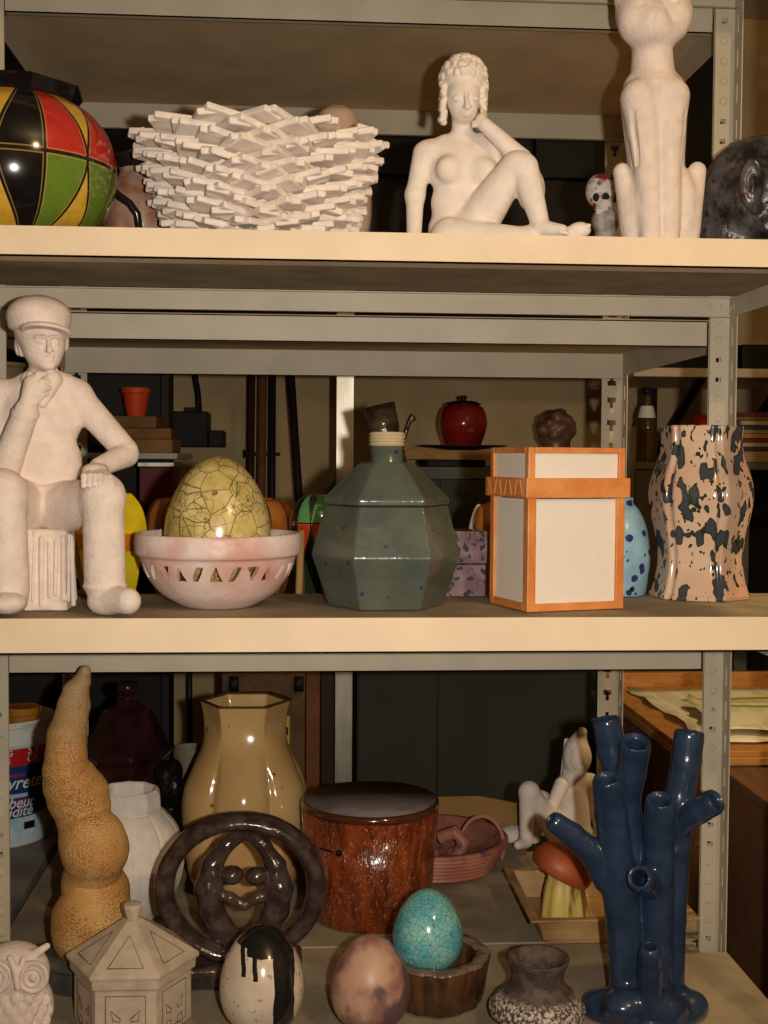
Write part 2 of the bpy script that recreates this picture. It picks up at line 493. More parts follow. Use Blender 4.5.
# ================================================================== upper shelf
def mat_patch():
    m = Mat('patchwork_glaze', .13, .55, 0, .6)
    return m
f = F(12, 1.675, ZU)
def patch_material(name, zc, half, th0, period, cols, par=0.):
    m = Mat(name, .14, .5, 0, .5)
    th = m.x.m('ARCTAN2', m.y*-1)*(180/PI)
    t = (th-th0)/period
    idx = t.m('ROUND'); fr = t-idx
    h = (m.z-zc)/half
    w = (h.abs().m('POWER', 1.6)*-1+1).max(.1)*.5
    inside = fr.abs().lt(w); left = fr.lt(0); up = h.gt(0)
    odd = idx.m('MODULO', 2).abs().gt(.5)
    rg = m.mix(up, cols['low'], cols['up'])
    dark = m.mix(odd, cols['dark'], rg)
    pet = m.mix(left, rg, dark)
    col = m.mix(inside, cols['gap'], pet)
    spk = m.noise(90, 3).ramp(.5, .75)
    col = m.mix(spk*.25, col, (60, 50, 20))
    line = (fr.abs()-w).abs().lt(.016).max(fr.abs().lt(.013)).max(h.abs().lt(.017))
    edge = (fr.abs()-w).abs().lt(.030).max(fr.abs().lt(.026)).max(h.abs().lt(.032))
    col = m.mix(edge*.45, col, (190, 160, 90))
    col = m.mix(line, col, (28, 20, 16))
    m.color(col); m.bump(line*-1+1, .0025)
    return m.mat
zs = f.h(171)*f.s
PATCH = patch_material('patchwork_glaze', zs, f.s*100, 17-f.view*1.0+2*f.view, 51.4,
                       dict(low=(100, 128, 42), up=(190, 48, 38), dark=(16, 14, 18), gap=(214, 168, 56)))
t = empty('patchwork_vase', f.loc, 'big round vase with red, yellow, green and black segments, left end of upper shelf', 'vase')
H = f.h(171)
prof = resample([(60, 0), (84, 16), (98, H*.58), (103, H), (98, H+30), (83, H+52), (66, H+64)], 8)
v, q = lathe(f, prof, 128); link('body', v, q, PATCH, t)
prof = [(62, H+58), (64, H+63), (72, H+78), (74, H+79), (70, H+80), (60, H+64), (56, H+56)]
v, q = lathe(f, prof, 8, phi=17-f.view+2*f.view-2, close=False)
o = link('neck', v, q, BLACKG, t, smooth=False); o['label'] = 'black flared octagonal neck'; bevel(o, .002)

# basket of clay slabs
f = F(260, 1.71, ZU)
mb = MB(); nz = 13
H1 = f.h(142)
layers = 13
for k in range(layers):
    a = k/(layers-1); h = 4+a*(H1-8)
    R = 58+44*(a**.6)
    n = nz; tk = H1/layers*.66
    off = (.5 if k % 2 else 0.)
    pts = []
    for i in range(2*n):
        th = 2*PI*(i/2+off)/n+.1
        amp = 15 if i % 2 == 0 else -10
        rr = (R+amp+rng.uniform(-2, 2)); hz = h+(2.2 if i % 2 == 0 else -1.2)*(1 if a > .3 else .5)+rng.uniform(-1, 1)
        pts.append((rr*math.sin(th), -rr*math.cos(th), hz, th, i % 2 == 0))
    # every slab: from an outer tip to the neighbouring inner notches, overshooting a little so that the ends stand proud
    for i in range(2*n):
        p, r_ = np.array(pts[i][:3]), np.array(pts[(i+1) % (2*n)][:3])
        if not pts[i][4]: p, r_ = r_, p
        d = r_-p; L = np.linalg.norm(d); d /= L
        p = p-d*4
        side = np.cross([0, 0, 1.], d); side /= np.linalg.norm(side); up = np.cross(d, side)
        wd = 11; th_ = tk*.6
        Mx = np.stack([d, side, up], 1)
        tilt = rotm((rng.uniform(-16, 16), rng.uniform(-7, 7), 0))
        mb.rbox((p+r_)/2*f.s, np.array([np.linalg.norm(r_-p)/2+2, wd, th_])*f.s, Mx @ tilt)
t = empty('slab_basket', f.loc, 'white unglazed basket of zigzag clay slabs stacked in rings on the upper shelf', 'basket')
o = mb.build('slab_rings', CLAY, t, bev=.0022)
v, q = lathe(f, [(52, 0), (55, 2), (72, H1*.3), (86, H1*.62), (95, H1-8), (88, H1-8), (80, H1*.62), (64, H1*.3), (50, 8), (0, 6)], 48)
link('inner_wall', v, q, CLAY, t)

# behind the basket
f = F(337, 1.80, ZU)
Ht = f.h(105)
v, q = lathe(f, resample([(0.01, 0), (22, 2), (34, 40), (32, 90), (22, Ht-16), (12, Ht-4), (0.01, Ht)], 8), 40)
tag(link('clay_egg', v, q, plain('dusty_pink_clay', (196, 164, 144), .8, .2, var=.12), None, f.loc),
    'dusty pink egg-shaped piece peeking over the rim of the white slab basket', 'sculpture')
f = F(140, 1.80, ZU)
t = empty('brown_pitcher', f.loc, 'brown glazed pitcher with dark metallic handle between patchwork vase and white basket', 'pitcher')
Ht = f.h(152)
g = plain('mottled_brown_glaze', (140, 88, 56), .2, .5, c2=(180, 150, 132), vscale=30)
v, q = lathe(f, resample([(22, 0), (30, 10), (36, 34), (30, Ht-40), (20, Ht-22), (22, Ht-14)], 8), 48); link('body', v, q, g, t)
gm = plain('metallic_black_glaze', (46, 38, 34), .18, .7, .4)
v, q = lathe(f, resample([(20, Ht-18), (25, Ht-12), (26, Ht-6), (16, Ht-3), (10, Ht+1), (6, Ht+4), (0.01, Ht+8)], 6), 40)
link('lid', v, q, gm, t)
pts = [f.L(*p)*f.s for p in ((112, -34, 190), (119, -37, 196), (130, -40, 204), (137, -38, 214), (139, -34, 228), (136, -28, 240))]
MB().tube(pts, [4*f.s]*6, 12).build('handle', gm, t, smooth=True)

# seated nude
f = F(480, 1.675, ZU)
c = Clay(f, 6)
c.e(462, 12, 230, 34, 26, 26).e(461, 6, 204, 30, 20, 30).e(464, 6, 170, 37, 21, 30)
c.c((433, 8, 152), (496, 8, 151), 13).c((446, 8, 143), (480, 8, 142), 8, k=8).c((462, 8, 142), (462, 2, 120), 11, 10)
c.e(448, -14, 169, 11.5, 9, 12, k=9).e(485, -13, 171, 11.5, 9, 12, k=9)
c.e(463, 2, 84, 19, 23, 22).e(463, -8, 98, 16.5, 18, 21).e(465, -11, 112, 11, 11, 10)
c.e(457, -29, 98, 5.5, 5, 4, k=2.5, neg=True).e(474.5, -28, 98, 5.5, 5, 4, k=2.5, neg=True)
c.c((466, -25, 92), (467.5, -30, 106.5), 1.8, 3.1, k=2).e(464.3, -27, 107, 2, 2, 1.6, k=1).e(470, -27, 107, 2, 2, 1.6, k=1)
c
c.e(457, -23, 98.5, 4.6, 3.2, 2.7, k=1).e(474.5, -22.5, 98.5, 4.6, 3.2, 2.7, k=1)
c.e(466.3, -20.5, 113.4, 5, 2.8, 2.8, k=3).c((461.5, -24, 113.4), (471, -24, 113.4), .8, k=.8, neg=True)
c.c((424, 8, 153), (415, 10, 195), 11, 9.2).c((415, 10, 195), (414, 2, 238), 9, 7.3)
for i, dx in enumerate((-6, -2, 2, 6)): c.c((414+dx, 0, 238), (412+dx*1.5, -10, 247), 2.6, 2.2, k=1)
c.c((497, 8, 150), (521, -16, 163), 11, 10).c((521, -18, 159), (485, -20, 125), 10.5, 7)
c.e(481, -17, 121, 6, 6, 7, k=3)
for i, (a, b) in enumerate((((480, -21, 124), (473, -18, 126)), ((479, -20, 121), (473, -17, 123)), ((483, -18, 117), (482, -13, 110)), ((485, -15, 117), (484, -9, 110)))):
    c.c(a, b, 2.4, 2, k=1.2)
c.c((476, -4, 224), (514, -32, 168), 22, 15, k=4).e(519, -34, 165, 14.5, 14, 14, k=5).c((524, -36, 168), (541, -44, 226), 14.5, 9, k=4).e(531, -27, 190, 14, 13, 22)
c.c((541, -46, 228), (562, -58, 231), 8.5, 6.5, k=3)
for i in range(5): c.c((560, -62+i*3.2, 231.5), (568-i*.9, -65+i*3.4, 233.5), 2.6-.2*i, 2.1-.15*i, k=1)
c.c((450, -10, 238), (530, -40, 240), 20, 12, k=4).c((530, -34, 238), (572, -40, 236), 12, 8).e(580, -42, 230, 11, 8, 8)
for i in range(5): c.c((584, -46+i*3, 228), (589-i*.5, -47+i*3.1, 225.5), 2.6-.2*i, 2.2-.15*i, k=1)
t = empty('figurine', f.loc, 'white clay sculpture of a seated nude woman resting her chin on one hand', 'sculpture')
sculpt('body', c, CLAY, t, step=1.0)
h = Clay(f, 2.5)
h.e(463.5, 1, 80, 22.5, 25.5, 22.5)
h.e(464, -32, 105, 17, 24, 26, k=3, neg=True)
for i in range(300):
    th = rng.uniform(-PI, PI); ph = rng.uniform(-.45, 1.5)
    x = math.sin(th)*math.cos(ph); y = math.cos(th)*math.cos(ph); z = math.sin(ph)
    if y < -.3 and z < -.05: continue
    h.eo(463.5, 1, 80, x*22, y*25, z*22, rng.uniform(2.4, 3.6), rng.uniform(2.6, 3.6), rng.uniform(2.6, 4.2), k=.8)
for sgn, x0, n in ((-1, 444, 16), (1, 484, 11)):
    for j in range(n):
        for yy in (-8, -2, 5, 11):
            h.e(x0+rng.uniform(-2.2, 2.2)+sgn*-.18*j*(1 if sgn > 0 else -.6), yy+rng.uniform(-2, 2), 84+j*2.55, 3.3, 3.6, 3.2, k=1)
sculpt('hair', h, CLAY, t, step=.9, floor=False)

# skull piece
f = F(604, 1.79, ZU)
def skullmat():
    m = Mat('red_stained_white_clay', .6, .3)
    col = m.mix(m.noise(38, 3).ramp(.53, .6), (212, 202, 190), (150, 44, 40))
    return m.color(m.mix(m.noise(90, 2).ramp(.6, .68), col, (90, 84, 78))).mat
c = Clay(f, 4).e(600, 0, 191, 14.5, 14, 17).e(603, -5, 208, 8.5, 9, 7).e(606, -12, 197, 4, 7, 4.5, k=1, neg=True).e(595.5, -13, 198, 3.5, 7, 4.5, k=1.5, neg=True)
c.c((601, -15, 202), (601, -15, 206), 1.6, 2.2, k=1, neg=True).e(606, -7, 203, 6, 7, 5)
for i in range(5): c.c((597+i*2.4, -13.5, 209), (597+i*2.4, -13, 214), 1.1, k=.6)
t = empty('skull_figurine', f.loc, 'small skull with red stains on a grey ball, standing behind the nude woman', 'sculpture')
sculpt('skull', c, skullmat(), t, step=.9, floor=False)
for x_, r_ in ((606, 3.6), (596, 3.2)):
    e_ = Clay(f, 1).e(x_, -11.5, 197.3, r_, 2.6, 4.2); sculpt('eye_socket_shade', e_, SHADE, t, step=.6, floor=False)  # dark ellipsoids put in as the shade inside the eye sockets
c = Clay(f, 4).e(605.5, -4, 221, 14, 13, 14).c((605, 0, 236), (605, 0, f.v0), 10, 13).e(605, 0, f.v0, 17, 15, 6)
sculpt('ball_base', c, plain('grey_smoked_clay', (196, 186, 174), .5, .3, c2=(122, 112, 106), vscale=60), t, step=1.0)

# cat
f = F(658, 1.665, ZU)
c = Clay(f, 6)
c.c((654, 6, 104), (656, 8, 170), 33, 27.5, k=10).c((656, 12, 170), (660, 14, f.v0), 25, 31)
c.chain([(640, -8, 99, 19.5), (644, -13, 130, 16.5), (648, -18, 172, 13), (651, -24, f.v0, 10.5)], k=3).chain([(671, -8, 97, 18.5), (668.5, -13, 130, 16), (668, -18, 172, 12.5), (669.5, -24, f.v0, 10)], k=3).c((655.5, -26, 82), (658.5, -31, 118), 2.6, 1.6, k=4, neg=True)
c.e(650, -36, f.v0-3, 10, 13, 6, k=3).e(670, -36, f.v0-3, 10, 13, 6, k=3)
c.c((622, 0, 172), (636, -8, f.v0), 9, 12, k=5).c((697, 0, 171), (687, -8, f.v0), 9, 11, k=5)
c.e(638, -3, 214, 17, 20, 44).e(681, -3, 213, 16, 20, 44)
for a in (((631, -24, 112), (639, -22, 165)), ((688, -24, 112), (681, -22, 165))): c.c(a[0], a[1], 3.2, 2.2, k=3, neg=True)
c.c((658.5, -32, 100), (660, -37, f.v0-6), 2.2, 2.2, k=3, neg=True)
c.c((652, 3, 48), (653, 4, 88), 19.5, 23).c((634, 4, 86), (674, 4, 86), 9, k=8)
c.e(654, 0, 14, 38.5, 30, 33).e(652, -10, 32, 27, 22, 17, k=8).e(638, -10, 22, 20, 18, 20).e(672, -10, 18, 18, 18, 22)
c.e(655, -24, 22, 15, 12, 14)
c.c((658, -36, 4), (651, -37, 24), 2.4, 2.4, k=3, neg=True).c((664, -35, -4), (673, -31, 18), 2.2, k=3, neg=True).c((657, -38, -6), (666, -37, -2), 2, k=2)
c.e(640, -28, 2, 6, 3, 4, k=1.5, neg=True).e(674, -27, 0, 6, 3, 4, k=1.5, neg=True)
c.c((624, 2, -2), (613, 2, -30), 10, 3).c((684, 2, -4), (692, 2, -32), 10, 3)
tag(sculpt('cat_sculpture', c, CLAYP, None, f.loc, step=1.1), 'tall slender clay cat sitting upright with long neck at the right of the upper shelf', 'sculpture')

# bronze head
f = F(755, 1.73, ZU)
def bronze():
    m = Mat('dark_bronze_glaze', .32, .6, .25)
    col = m.mix(m.noise(22, 5, .65).ramp(.4, .62), (40, 35, 33), (112, 108, 108))
    m.color(m.mix(m.noise(55, 3).ramp(.58, .68), col, (66, 40, 30)))
    m.bump(m.noise(70, 4), .004); return m.mat
c = Clay(f, 8)
c.e(764, 0, 197, 64, 56, 60).c((728, 8, 215), (735, 10, f.v0), 34, 40).e(800, -20, 225, 34, 34, 26).e(772, -44, 226, 14, 10, 12)
c.e(751, -52, 184, 12, 9, 25, k=3).e(752, -62, 184, 7, 6, 19, k=2, neg=True).e(752, -56, 186, 4, 5, 12, k=2).e(756, -50, 208, 6, 6, 7, k=3)
c.c((742, -48, 222), (766, -54, 236), 3.5, 3, k=3, neg=True)
tag(sculpt('head_sculpture', c, bronze(), None, f.loc, step=1.3), 'dark mottled head with a large ear, cut off by the right edge beside the cat', 'sculpture')

PLAS = Mat('black_plastic', .4, .4); PLAS.color((14, 13, 13)); PLAS.bump(PLAS.noise(14, 4, .6), .012); PLAS = PLAS.mat

# ================================================================== middle shelf
# boy with a flat cap sitting on a stump
f = F(50, 1.665, ZM)
FV = f.v0
c = Clay(f, 7)
c.e(38, 6, 418, 44, 26, 38).e(41, 4, 462, 40, 25, 38).e(44, 4, 503, 42, 28, 20).c((-6, 6, 394), (76, 6, 394), 15)
c.c((41, 4, 390), (43, 0, 362), 13.5, 12.5)
c.e(41, 2, 330, 26, 28, 26).e(43.5, -8, 346, 20.5, 20, 23).e(46, -13, 360, 12, 11, 9)
c.e(40, -32, 342, 5.5, 5.5, 3.5, k=2.5, neg=True).e(56, -26, 342, 5, 5.5, 3.5, k=2.5, neg=True)
c.c((48.5, -27, 339), (49.5, -33, 350), 1.8, 3.4, k=2).e(46.5, -29, 351, 2.2, 2, 1.8, k=1).e(52, -29, 351, 2, 2, 1.8, k=1)
c.e(40.5, -26, 342.8, 4.6, 3.4, 2.2, k=.8).e(55.5, -20.5, 342.8, 4.2, 3.2, 2.2, k=.8).c((36, -28, 337), (45, -29, 336.5), 1.2, k=3).c((52, -26, 336.5), (60, -20, 337), 1.2, k=3)
c.c((43, -25, 357), (48, -26, 356.4), 1.1, k=1).c((48, -26, 356.4), (53, -23.6, 356.8), 1.1, k=1).c((44, -24.6, 360), (52, -23.6, 359.8), 1.4, k=1).e(48, -19, 366, 6, 5, 4, k=5)
c.e(18.5, 2, 345, 4, 6, 11, k=2).e(66, 2, 342, 3, 6, 9, k=2)
c.c((19, -4, 336), (22, -8, 354), 4, 3, k=1.5)
# viewer-right arm to the knee
c.c((78, 8, 398), (125, 0, 450), 15, 12.5).c((126, -4, 455), (99, -42, 467), 12.5, 9.5, k=4).e(95, -52, 470, 13, 14, 7, k=3)
for i, x in enumerate((85, 90.5, 96, 101)): c.chain([(x, -60, 471, 3.5), (x-1, -74, 476, 3.3), (x-1.5, -81, 486-i*.8, 2.8)], k=1)
c.chain([(103, -56, 472, 3.6), (110, -70, 478, 3.1), (112, -76, 485, 2.6)], k=1)
# raised arm with the hand at the chin
c.c((-6, 6, 396), (-4, -16, 478), 15, 14).c((0, -22, 480), (26, -42, 412), 16, 12.5, k=4).c((28, 4, 384), (62, 4, 384), 11, k=10).e(25.5, -41, 413, 14, 13, 4.5, rot=(25, 15, 0), k=2)
c.c((28, -42, 404), (33, -40, 384), 8.5, 9.5, k=3)
for i, (a, b, d) in enumerate((((33, -44, 388, 3.9), (38, -42, 375, 3.6), (45, -37, 374, 3)), ((36, -45, 393, 3.9), (42, -44, 382, 3.6), (48, -40, 382, 3)),
                               ((37, -45, 396, 3.6), (44, -44, 388, 3.4), (49, -40, 388, 2.8)), ((36, -44, 401, 3.3), (43, -43, 395, 3), (47, -40, 394, 2.5)))):
    c.chain([a, b, d], k=1.2)
c.chain([(25, -38, 392, 4), (27, -34, 382, 3.4), (30, -30, 374, 2.8)], k=1.2)
# collar
c.c((52, -12, 380), (43, -19, 404), 10, 4, k=1.5).c((30, -12, 380), (38, -19, 402), 9, 4, k=1.5)
# belt line, legs
c.c((12, -20, 489), (76, -18, 488), 2.5, k=4)
c.c((62, -5, 508), (103, -58, 498), 26, 21.5, k=6).e(103, -60, 496, 20, 18, 20).c((103, -62, 494), (105, -56, 584), 20.5, 20.5, k=4)
c.e(105, -56, 586, 22, 21.5, 6, k=2).c((104, -58, 599), (128, -84, 601), 14.5, 13, k=2).e(107, -58, 603, 18, 17, 10)
c.c((24, -5, 508), (3, -60, 494), 26, 23, k=6).e(2, -63, 491, 22, 19, 22).c((3, -62, 494), (9, -58, 588), 22, 20, k=4)
c.e(8, -74, 603, 18, 22, 11, k=2).e(9, -60, 602, 17, 14, 12)
t = empty('figurine', f.loc, 'white clay boy in a flat cap seated on a stump, hand at chin', 'sculpture')
sculpt('body', c, CLAYP, t, step=1.15)
h = Clay(f, 4)
h.e(39, 0, 317, 31.5, 33, 21.5).e(40, -2, 345, 40, 44, 15.5, k=3, neg=True).e(39, 0, 327, 29.5, 31, 7)
h.e(46, -24, 331, 25, 25, 6.5, rot=(-10, 3, 0), k=3).e(46, -24, 338, 27, 30, 8, rot=(-10, 3, 0), k=1.5, neg=True)
sculpt('cap', h, CLAYP, t, step=1.0, floor=False)
h = Clay(f, 3)
h.b(49, -2, 570, 22, 24, 42, 5).e(49, -2, FV-4, 25, 26, 8)
for i in range(26):
    th = i/26*2*PI; rx, ry = 22.5, 24.5
    sx = max(-1, min(1, 1.35*math.sin(th))); sy = max(-1, min(1, 1.35*math.cos(th)))
    h.c((49+rx*sx, -2-ry*sy, 535+rng.uniform(-3, 8)), (49+rx*sx*1.04+rng.uniform(-2, 2), -2-ry*sy*1.04, FV-rng.uniform(2, 14)), rng.uniform(1.6, 3.2), rng.uniform(1.2, 3), k=1.4)
sculpt('stump', h, CLAYP, t, step=1.1)

# pink bowl with cut-outs and the crackled egg inside it
f = F(218, 1.685, ZM)
m = Mat('pink_bowl_glaze', .42, .4)
col = m.mix(m.noise(13, 3).ramp(.42, .62), (226, 206, 196), (206, 158, 144))
col = m.mix((m.z/f.s).ramp(38, 8)*m.noise(11, 2).ramp(.35, .5)*.7, col, (232, 214, 206))
m.color(col); m.bump(m.noise(120, 3), .0008); PINK = m.mat
hb = lambda v: f.h(v-(2 if v < 550 else 6.5))
outer = [(34, 0), (38, 2), (40, 3), (55, 12), (66, hb(588)), (72.5, hb(577)), (76, hb(568)), (78, hb(562)), (81.5, hb(559)), (82.5, hb(546)), (82, hb(537)), (80.5, hb(534.5))]
inner = [(77.5, hb(534.5)), (76, hb(546)), (72, hb(562)), (70, hb(568)), (66.5, hb(577)), (60, hb(588)), (46, 17), (30, 10), (0.01, 9)]
v, q = lathe(f, resample(outer, 4)+resample(inner, 4), 96)
t = empty('pink_bowl', f.loc, 'pink glazed bowl with a band of cut-out triangles, holding the crackled yellow egg', 'bowl')
bowl = link('body', v, q, PINK, t)
cut = MB(); N = 26
za, zc = hb(581.5)*f.s, hb(567.5)*f.s
for i in range(N):
    t0 = 2*PI*i/N+.04; w = 2*PI/N
    def P(a, r_, z): return (r_*f.s*math.sin(a), -r_*f.s*math.cos(a), z)
    if i % 3 == 0: base = [(t0-.36*w, za), (t0+.36*w, za), (t0+.02*w, zc), (t0-.02*w, zc)]
    elif i % 3 == 1: base = [(t0-.34*w, za), (t0-.02*w, za), (t0+.34*w, zc), (t0+.0*w, zc)]
    else: base = [(t0-.04*w, za), (t0+.04*w, za), (t0+.36*w, zc), (t0-.36*w, zc)]
    vv = [P(a, 52, z) for a, z in base]+[P(a, 95, z) for a, z in base]
    cut.add(vv, [(0, 1, 2, 3), (7, 6, 5, 4), (0, 4, 5, 1), (1, 5, 6, 2), (2, 6, 7, 3), (3, 7, 4, 0)])
cutter = cut.build('cutter', PINK, None, f.loc)
bo = bowl.modifiers.new('holes', 'BOOLEAN'); bo.object = cutter; bo.operation = 'DIFFERENCE'; bo.solver = 'EXACT'
bpy.context.view_layer.update()
dg = bpy.context.evaluated_depsgraph_get()
me = bpy.data.meshes.new_from_object(bowl.evaluated_get(dg)); bowl.modifiers.clear(); bowl.data = me
bpy.data.objects.remove(cutter)
try: me.set_sharp_from_angle(angle=math.radians(40))
except Exception: pass

EGGY = mk_crackle('yellow_crackle_glaze', (216, 194, 132), (176, 152, 78), (84, 76, 58), 34, .022, .2, spots=(150, 92, 70))
def egg_profile(w, h, n=40, k=.14):
    out = []
    for i in range(n+1):
        a = PI*i/n; z = -math.cos(a)
        r = math.sin(a)*(1-k*z)
        out.append((max(.01, r*w), (z+1)/2*h))
    m_ = max(r for r, _ in out)
    return [(max(.01, r*w/m_), z) for r, z in out]
fe = F(218, 1.685, ZM+11*f.s)
v, q = lathe(fe, egg_profile(53, fe.h(456.5)), 72)
tag(link('crackled_egg', v, q, EGGY, None, fe.loc), 'large yellow crackle-glazed egg standing in the pink bowl', 'egg')

# faceted lidded jar
f = F(386, 1.69, ZM)
m = Mat('blue_green_glaze', .2, .5, 0, .4)
col = m.mix(m.noise(16, 4).ramp(.35, .68), (92, 98, 84), (74, 82, 74))
col = m.mix(m.voro(38, warp=.010, wscale=60).lt(.11), col, (46, 58, 104))
m.color(col); m.bump(m.noise(35, 3), .0015); JARM = m.mat
fz = 5+f.view
t = empty('faceted_jar', f.loc, 'blue-green glazed six-sided jar with faceted lid and ringed neck, centre of the middle shelf', 'jar')
v, q = lathe(f, [(58, 0), (75, f.h(554)), (61.5, f.h(505)), (58, f.h(505)), (70, f.h(556)), (54, 5)], 6, phi=30+fz, close=False)
q += [tuple(range(6))[::-1], tuple(range(30, 36))]
o = link('body', v, q, JARM, t, smooth=False); bevel(o, .0022, 3, 15)
v, q = lathe(f, [(58, f.h(504)), (63, f.h(504)), (63.5, f.h(498.5)), (61.5, f.h(496)), (28, f.h(463)), (24, f.h(462)), (20, f.h(464)), (54, f.h(500))], 6, phi=30+fz, close=False)
q.append(tuple(range(42, 48)))
o = link('lid', v, q, JARM, t, smooth=False); bevel(o, .002, 3, 15)
v, q = lathe(f, [(18, f.h(465)), (15.8, f.h(460)), (16, f.h(446)), (13, f.h(446)), (13, f.h(464))], 48, close=False)
nk = link('neck', v, q, JARM, o)
pr = [(15.5, f.h(446.5))]
for k in range(4):
    vv = 445-k*3.2
    pr += [(17.6, f.h(vv)), (17.9, f.h(vv-1.6)), (16.4, f.h(vv-2.6)), (16.4, f.h(vv-3))]
pr += [(13, f.h(431.8)), (13, f.h(447))]
v, q = lathe(f, pr, 48, close=False)
link('neck_rings', v, q, plain('unglazed_beige_clay', (196, 176, 140), .7, .2, var=.05), o)['label'] = 'ringed unglazed beige collar'

# white panelled box with orange edging
P0, PR, PL = on(527, 612.5, ZM), on(623.5, 608.5, ZM), on(491.5, 602, ZM)
e1 = PR-P0; wbox = float(np.hypot(*e1[:2])); dbox = wbox*.80; az = math.atan2(e1[1], e1[0])
ex = np.array([math.cos(az), math.sin(az)]); ey = np.array([-math.sin(az), math.cos(az)])
cen = P0[:2]+ex*wbox/2+ey*dbox/2
fb = F(*px([cen[0], cen[1], ZM])[:1], cen[1], ZM)
zt = at(527, 447, P0[1])[2]-ZM; zb0 = at(527, 498, P0[1])[2]-ZM; zb1 = at(527, 478, P0[1])[2]-ZM
h_ = wbox/2
ORG = Mat('orange_glaze', .4, .4); ORG.color(ORG.mix(ORG.noise(26, 3).ramp(.35, .65), (222, 148, 82), (206, 122, 60))); ORG.bump(ORG.noise(60, 3), .002); ORG = ORG.mat
WHT = Mat('woven_white_clay', .7, .3); WHT.color((248, 236, 220))
hx = (WHT.x+WHT.y)*(1/.00055); hz = WHT.z*(1/.00055)
WHT.bump(((hx+hz).m('SINE')*(hx-hz).m('SINE')), .00035, 1.); WHT = WHT.mat
t = empty('lidded_box', (cen[0], cen[1], ZM), 'tall square box of white textured panels edged in orange, with an orange band', 'box', rz=az)
g_ = dbox/2
MB().box(-h_+.004, h_-.004, -g_+.004, g_-.004, .003, zb0-.002).build('panel_walls', WHT, t)
fr = MB(); w = .0125
def frame(fr, w, z0, z1, wz, bottom):
    for sx in (-1, 1):
        for sy in (-1, 1): fr.box(*sorted((sx*h_, sx*(h_-w))), *sorted((sy*g_, sy*(g_-w))), z0, z1)
    za, zb_ = (z0, z0+wz) if bottom else (z1-wz, z1)
    for s_ in (-1, 1):
        fr.box(-h_+w, h_-w, *sorted((s_*g_, s_*(g_-.007))), za, zb_); fr.box(*sorted((s_*h_, s_*(h_-.007))), -g_+w, g_-w, za, zb_)
    return fr
o = frame(MB(), .0125, 0, zb0, .0105, True).build('corner_edging', ORG, t, bev=.0012); o['label'] = 'orange glazed edging of the box'
lid = MB().box(-h_+.004, h_-.004, -g_+.004, g_-.004, zb0, zt-.004).build('lid', WHT, t)
frame(MB(), .010, zb1-.002, zt, .008, False).build('lid_edging', ORG, lid, bev=.0012)
bd = MB(); kx, ky = h_+.005, g_+.005
for s_ in (-1, 1):
    bd.box(-kx, kx, *sorted((s_*ky, s_*(g_-.004))), zb0, zb1); bd.box(*sorted((s_*kx, s_*(h_-.004))), -g_+.004, g_-.004, zb0, zb1)
    for i in range(7):
        d = .006*(1 if i % 2 else -1)
        x = -kx+.018+i*(2*kx-.036)/6; y = -ky+.016+i*(2*ky-.032)/6; a = math.degrees(math.atan2(d, .019))
        bd.rbox((x, s_*(ky+.0002), (zb0+zb1)/2), (.0011, .0009, .0105), rotm((0, a, 0)))
        bd.rbox((s_*(kx+.0002), y, (zb0+zb1)/2), (.0009, .0011, .0105), rotm((a, 0, 0)))
bd.build('band', ORG, lid, bev=.0008)['label'] = 'orange band with scratched zigzag'

# speckled lobed vase
f = F(699, 1.785, ZM)
m = Mat('speckled_pink_glaze', .16, .55, 0, .5)
n1 = m.noise(58, 1.2, .45, (1, 1, .6)); n2 = m.noise(120, 1, .5, (1, 1, .7))
col = m.mix(m.noise(12, 2).ramp(.4, .6), (216, 186, 158), (206, 164, 138))
col = m.mix(n1.ramp(.56, .575).max(n2.ramp(.64, .655)), col, (38, 56, 36))
col = m.mix(n1.ramp(.595, .62), col, (66, 70, 78))
m.color(col); SPK = m.mat
prof = [(51, 0), (51.5, 4), (49, f.h(590)), (44.5, f.h(573)), (43, f.h(556)), (46, f.h(535)), (51, f.h(512)), (53.5, f.h(494)), (50, f.h(476)), (43.5, f.h(458)), (41, f.h(442)), (42, f.h(426))]
ph6 = -6.5+f.view
def lobe(t_, h):
    a = ((math.degrees(t_)-ph6+30) % 60)-30
    k = math.cos(PI/6)/math.cos(math.radians(a))*1.03
    return k-.13*math.exp(-((abs(a)-30)/4.2)**2)
outer = resample(prof, 7)
inn = [(r*.9, h) for r, h in reversed(outer) if h > 8]+[(.01, 8)]
v, q = lathe(f, outer+inn, 216, lobe)
t = tag(link('speckled_vase', v, q, SPK, None, f.loc), 'tall wavy six-lobed vase, glossy pink with dark green-black speckles', 'vase')

# things behind, at the back of the shelf and on the rear rack
f = F(620, 1.815, ZM)
m = Mat('pale_blue_glaze', .25, .5); col = m.mix(m.noise(25, 3).ramp(.4, .6), (150, 188, 206), (128, 168, 190))
col = m.mix(m.voro(42, warp=.01).lt(.26), col, (34, 50, 110)); col = m.mix(m.noise(70, 3).ramp(.64, .67), col, (30, 34, 40))
m.color(col)
v, q = lathe(f, resample([(20, 0), (25, 2), (29, f.h(560)), (26, f.h(530)), (19, f.h(512)), (12, f.h(503)), (12, f.h(498)), (9, f.h(498)), (9, f.h(506)), (.01, f.h(540))], 6), 48)
tag(link('blue_vase', v, q, m.mat, None, f.loc), 'small pale blue vase with dark spots half hidden behind the orange-edged box', 'vase')
m = Mat('mauve_speckled_glaze', .2, .5, 0, .4)
col = m.mix(m.noise(40, 3).ramp(.4, .6), (150, 122, 126), (122, 94, 102)); col = m.mix(m.noise(120, 3).ramp(.57, .6), col, (52, 60, 56)); m.color(col)
f = F(462, 1.815, ZM)
t = empty('small_box', f.loc, 'small mauve speckled lidded box behind the blue-green jar', 'box', rz=.05)
s_ = f.s
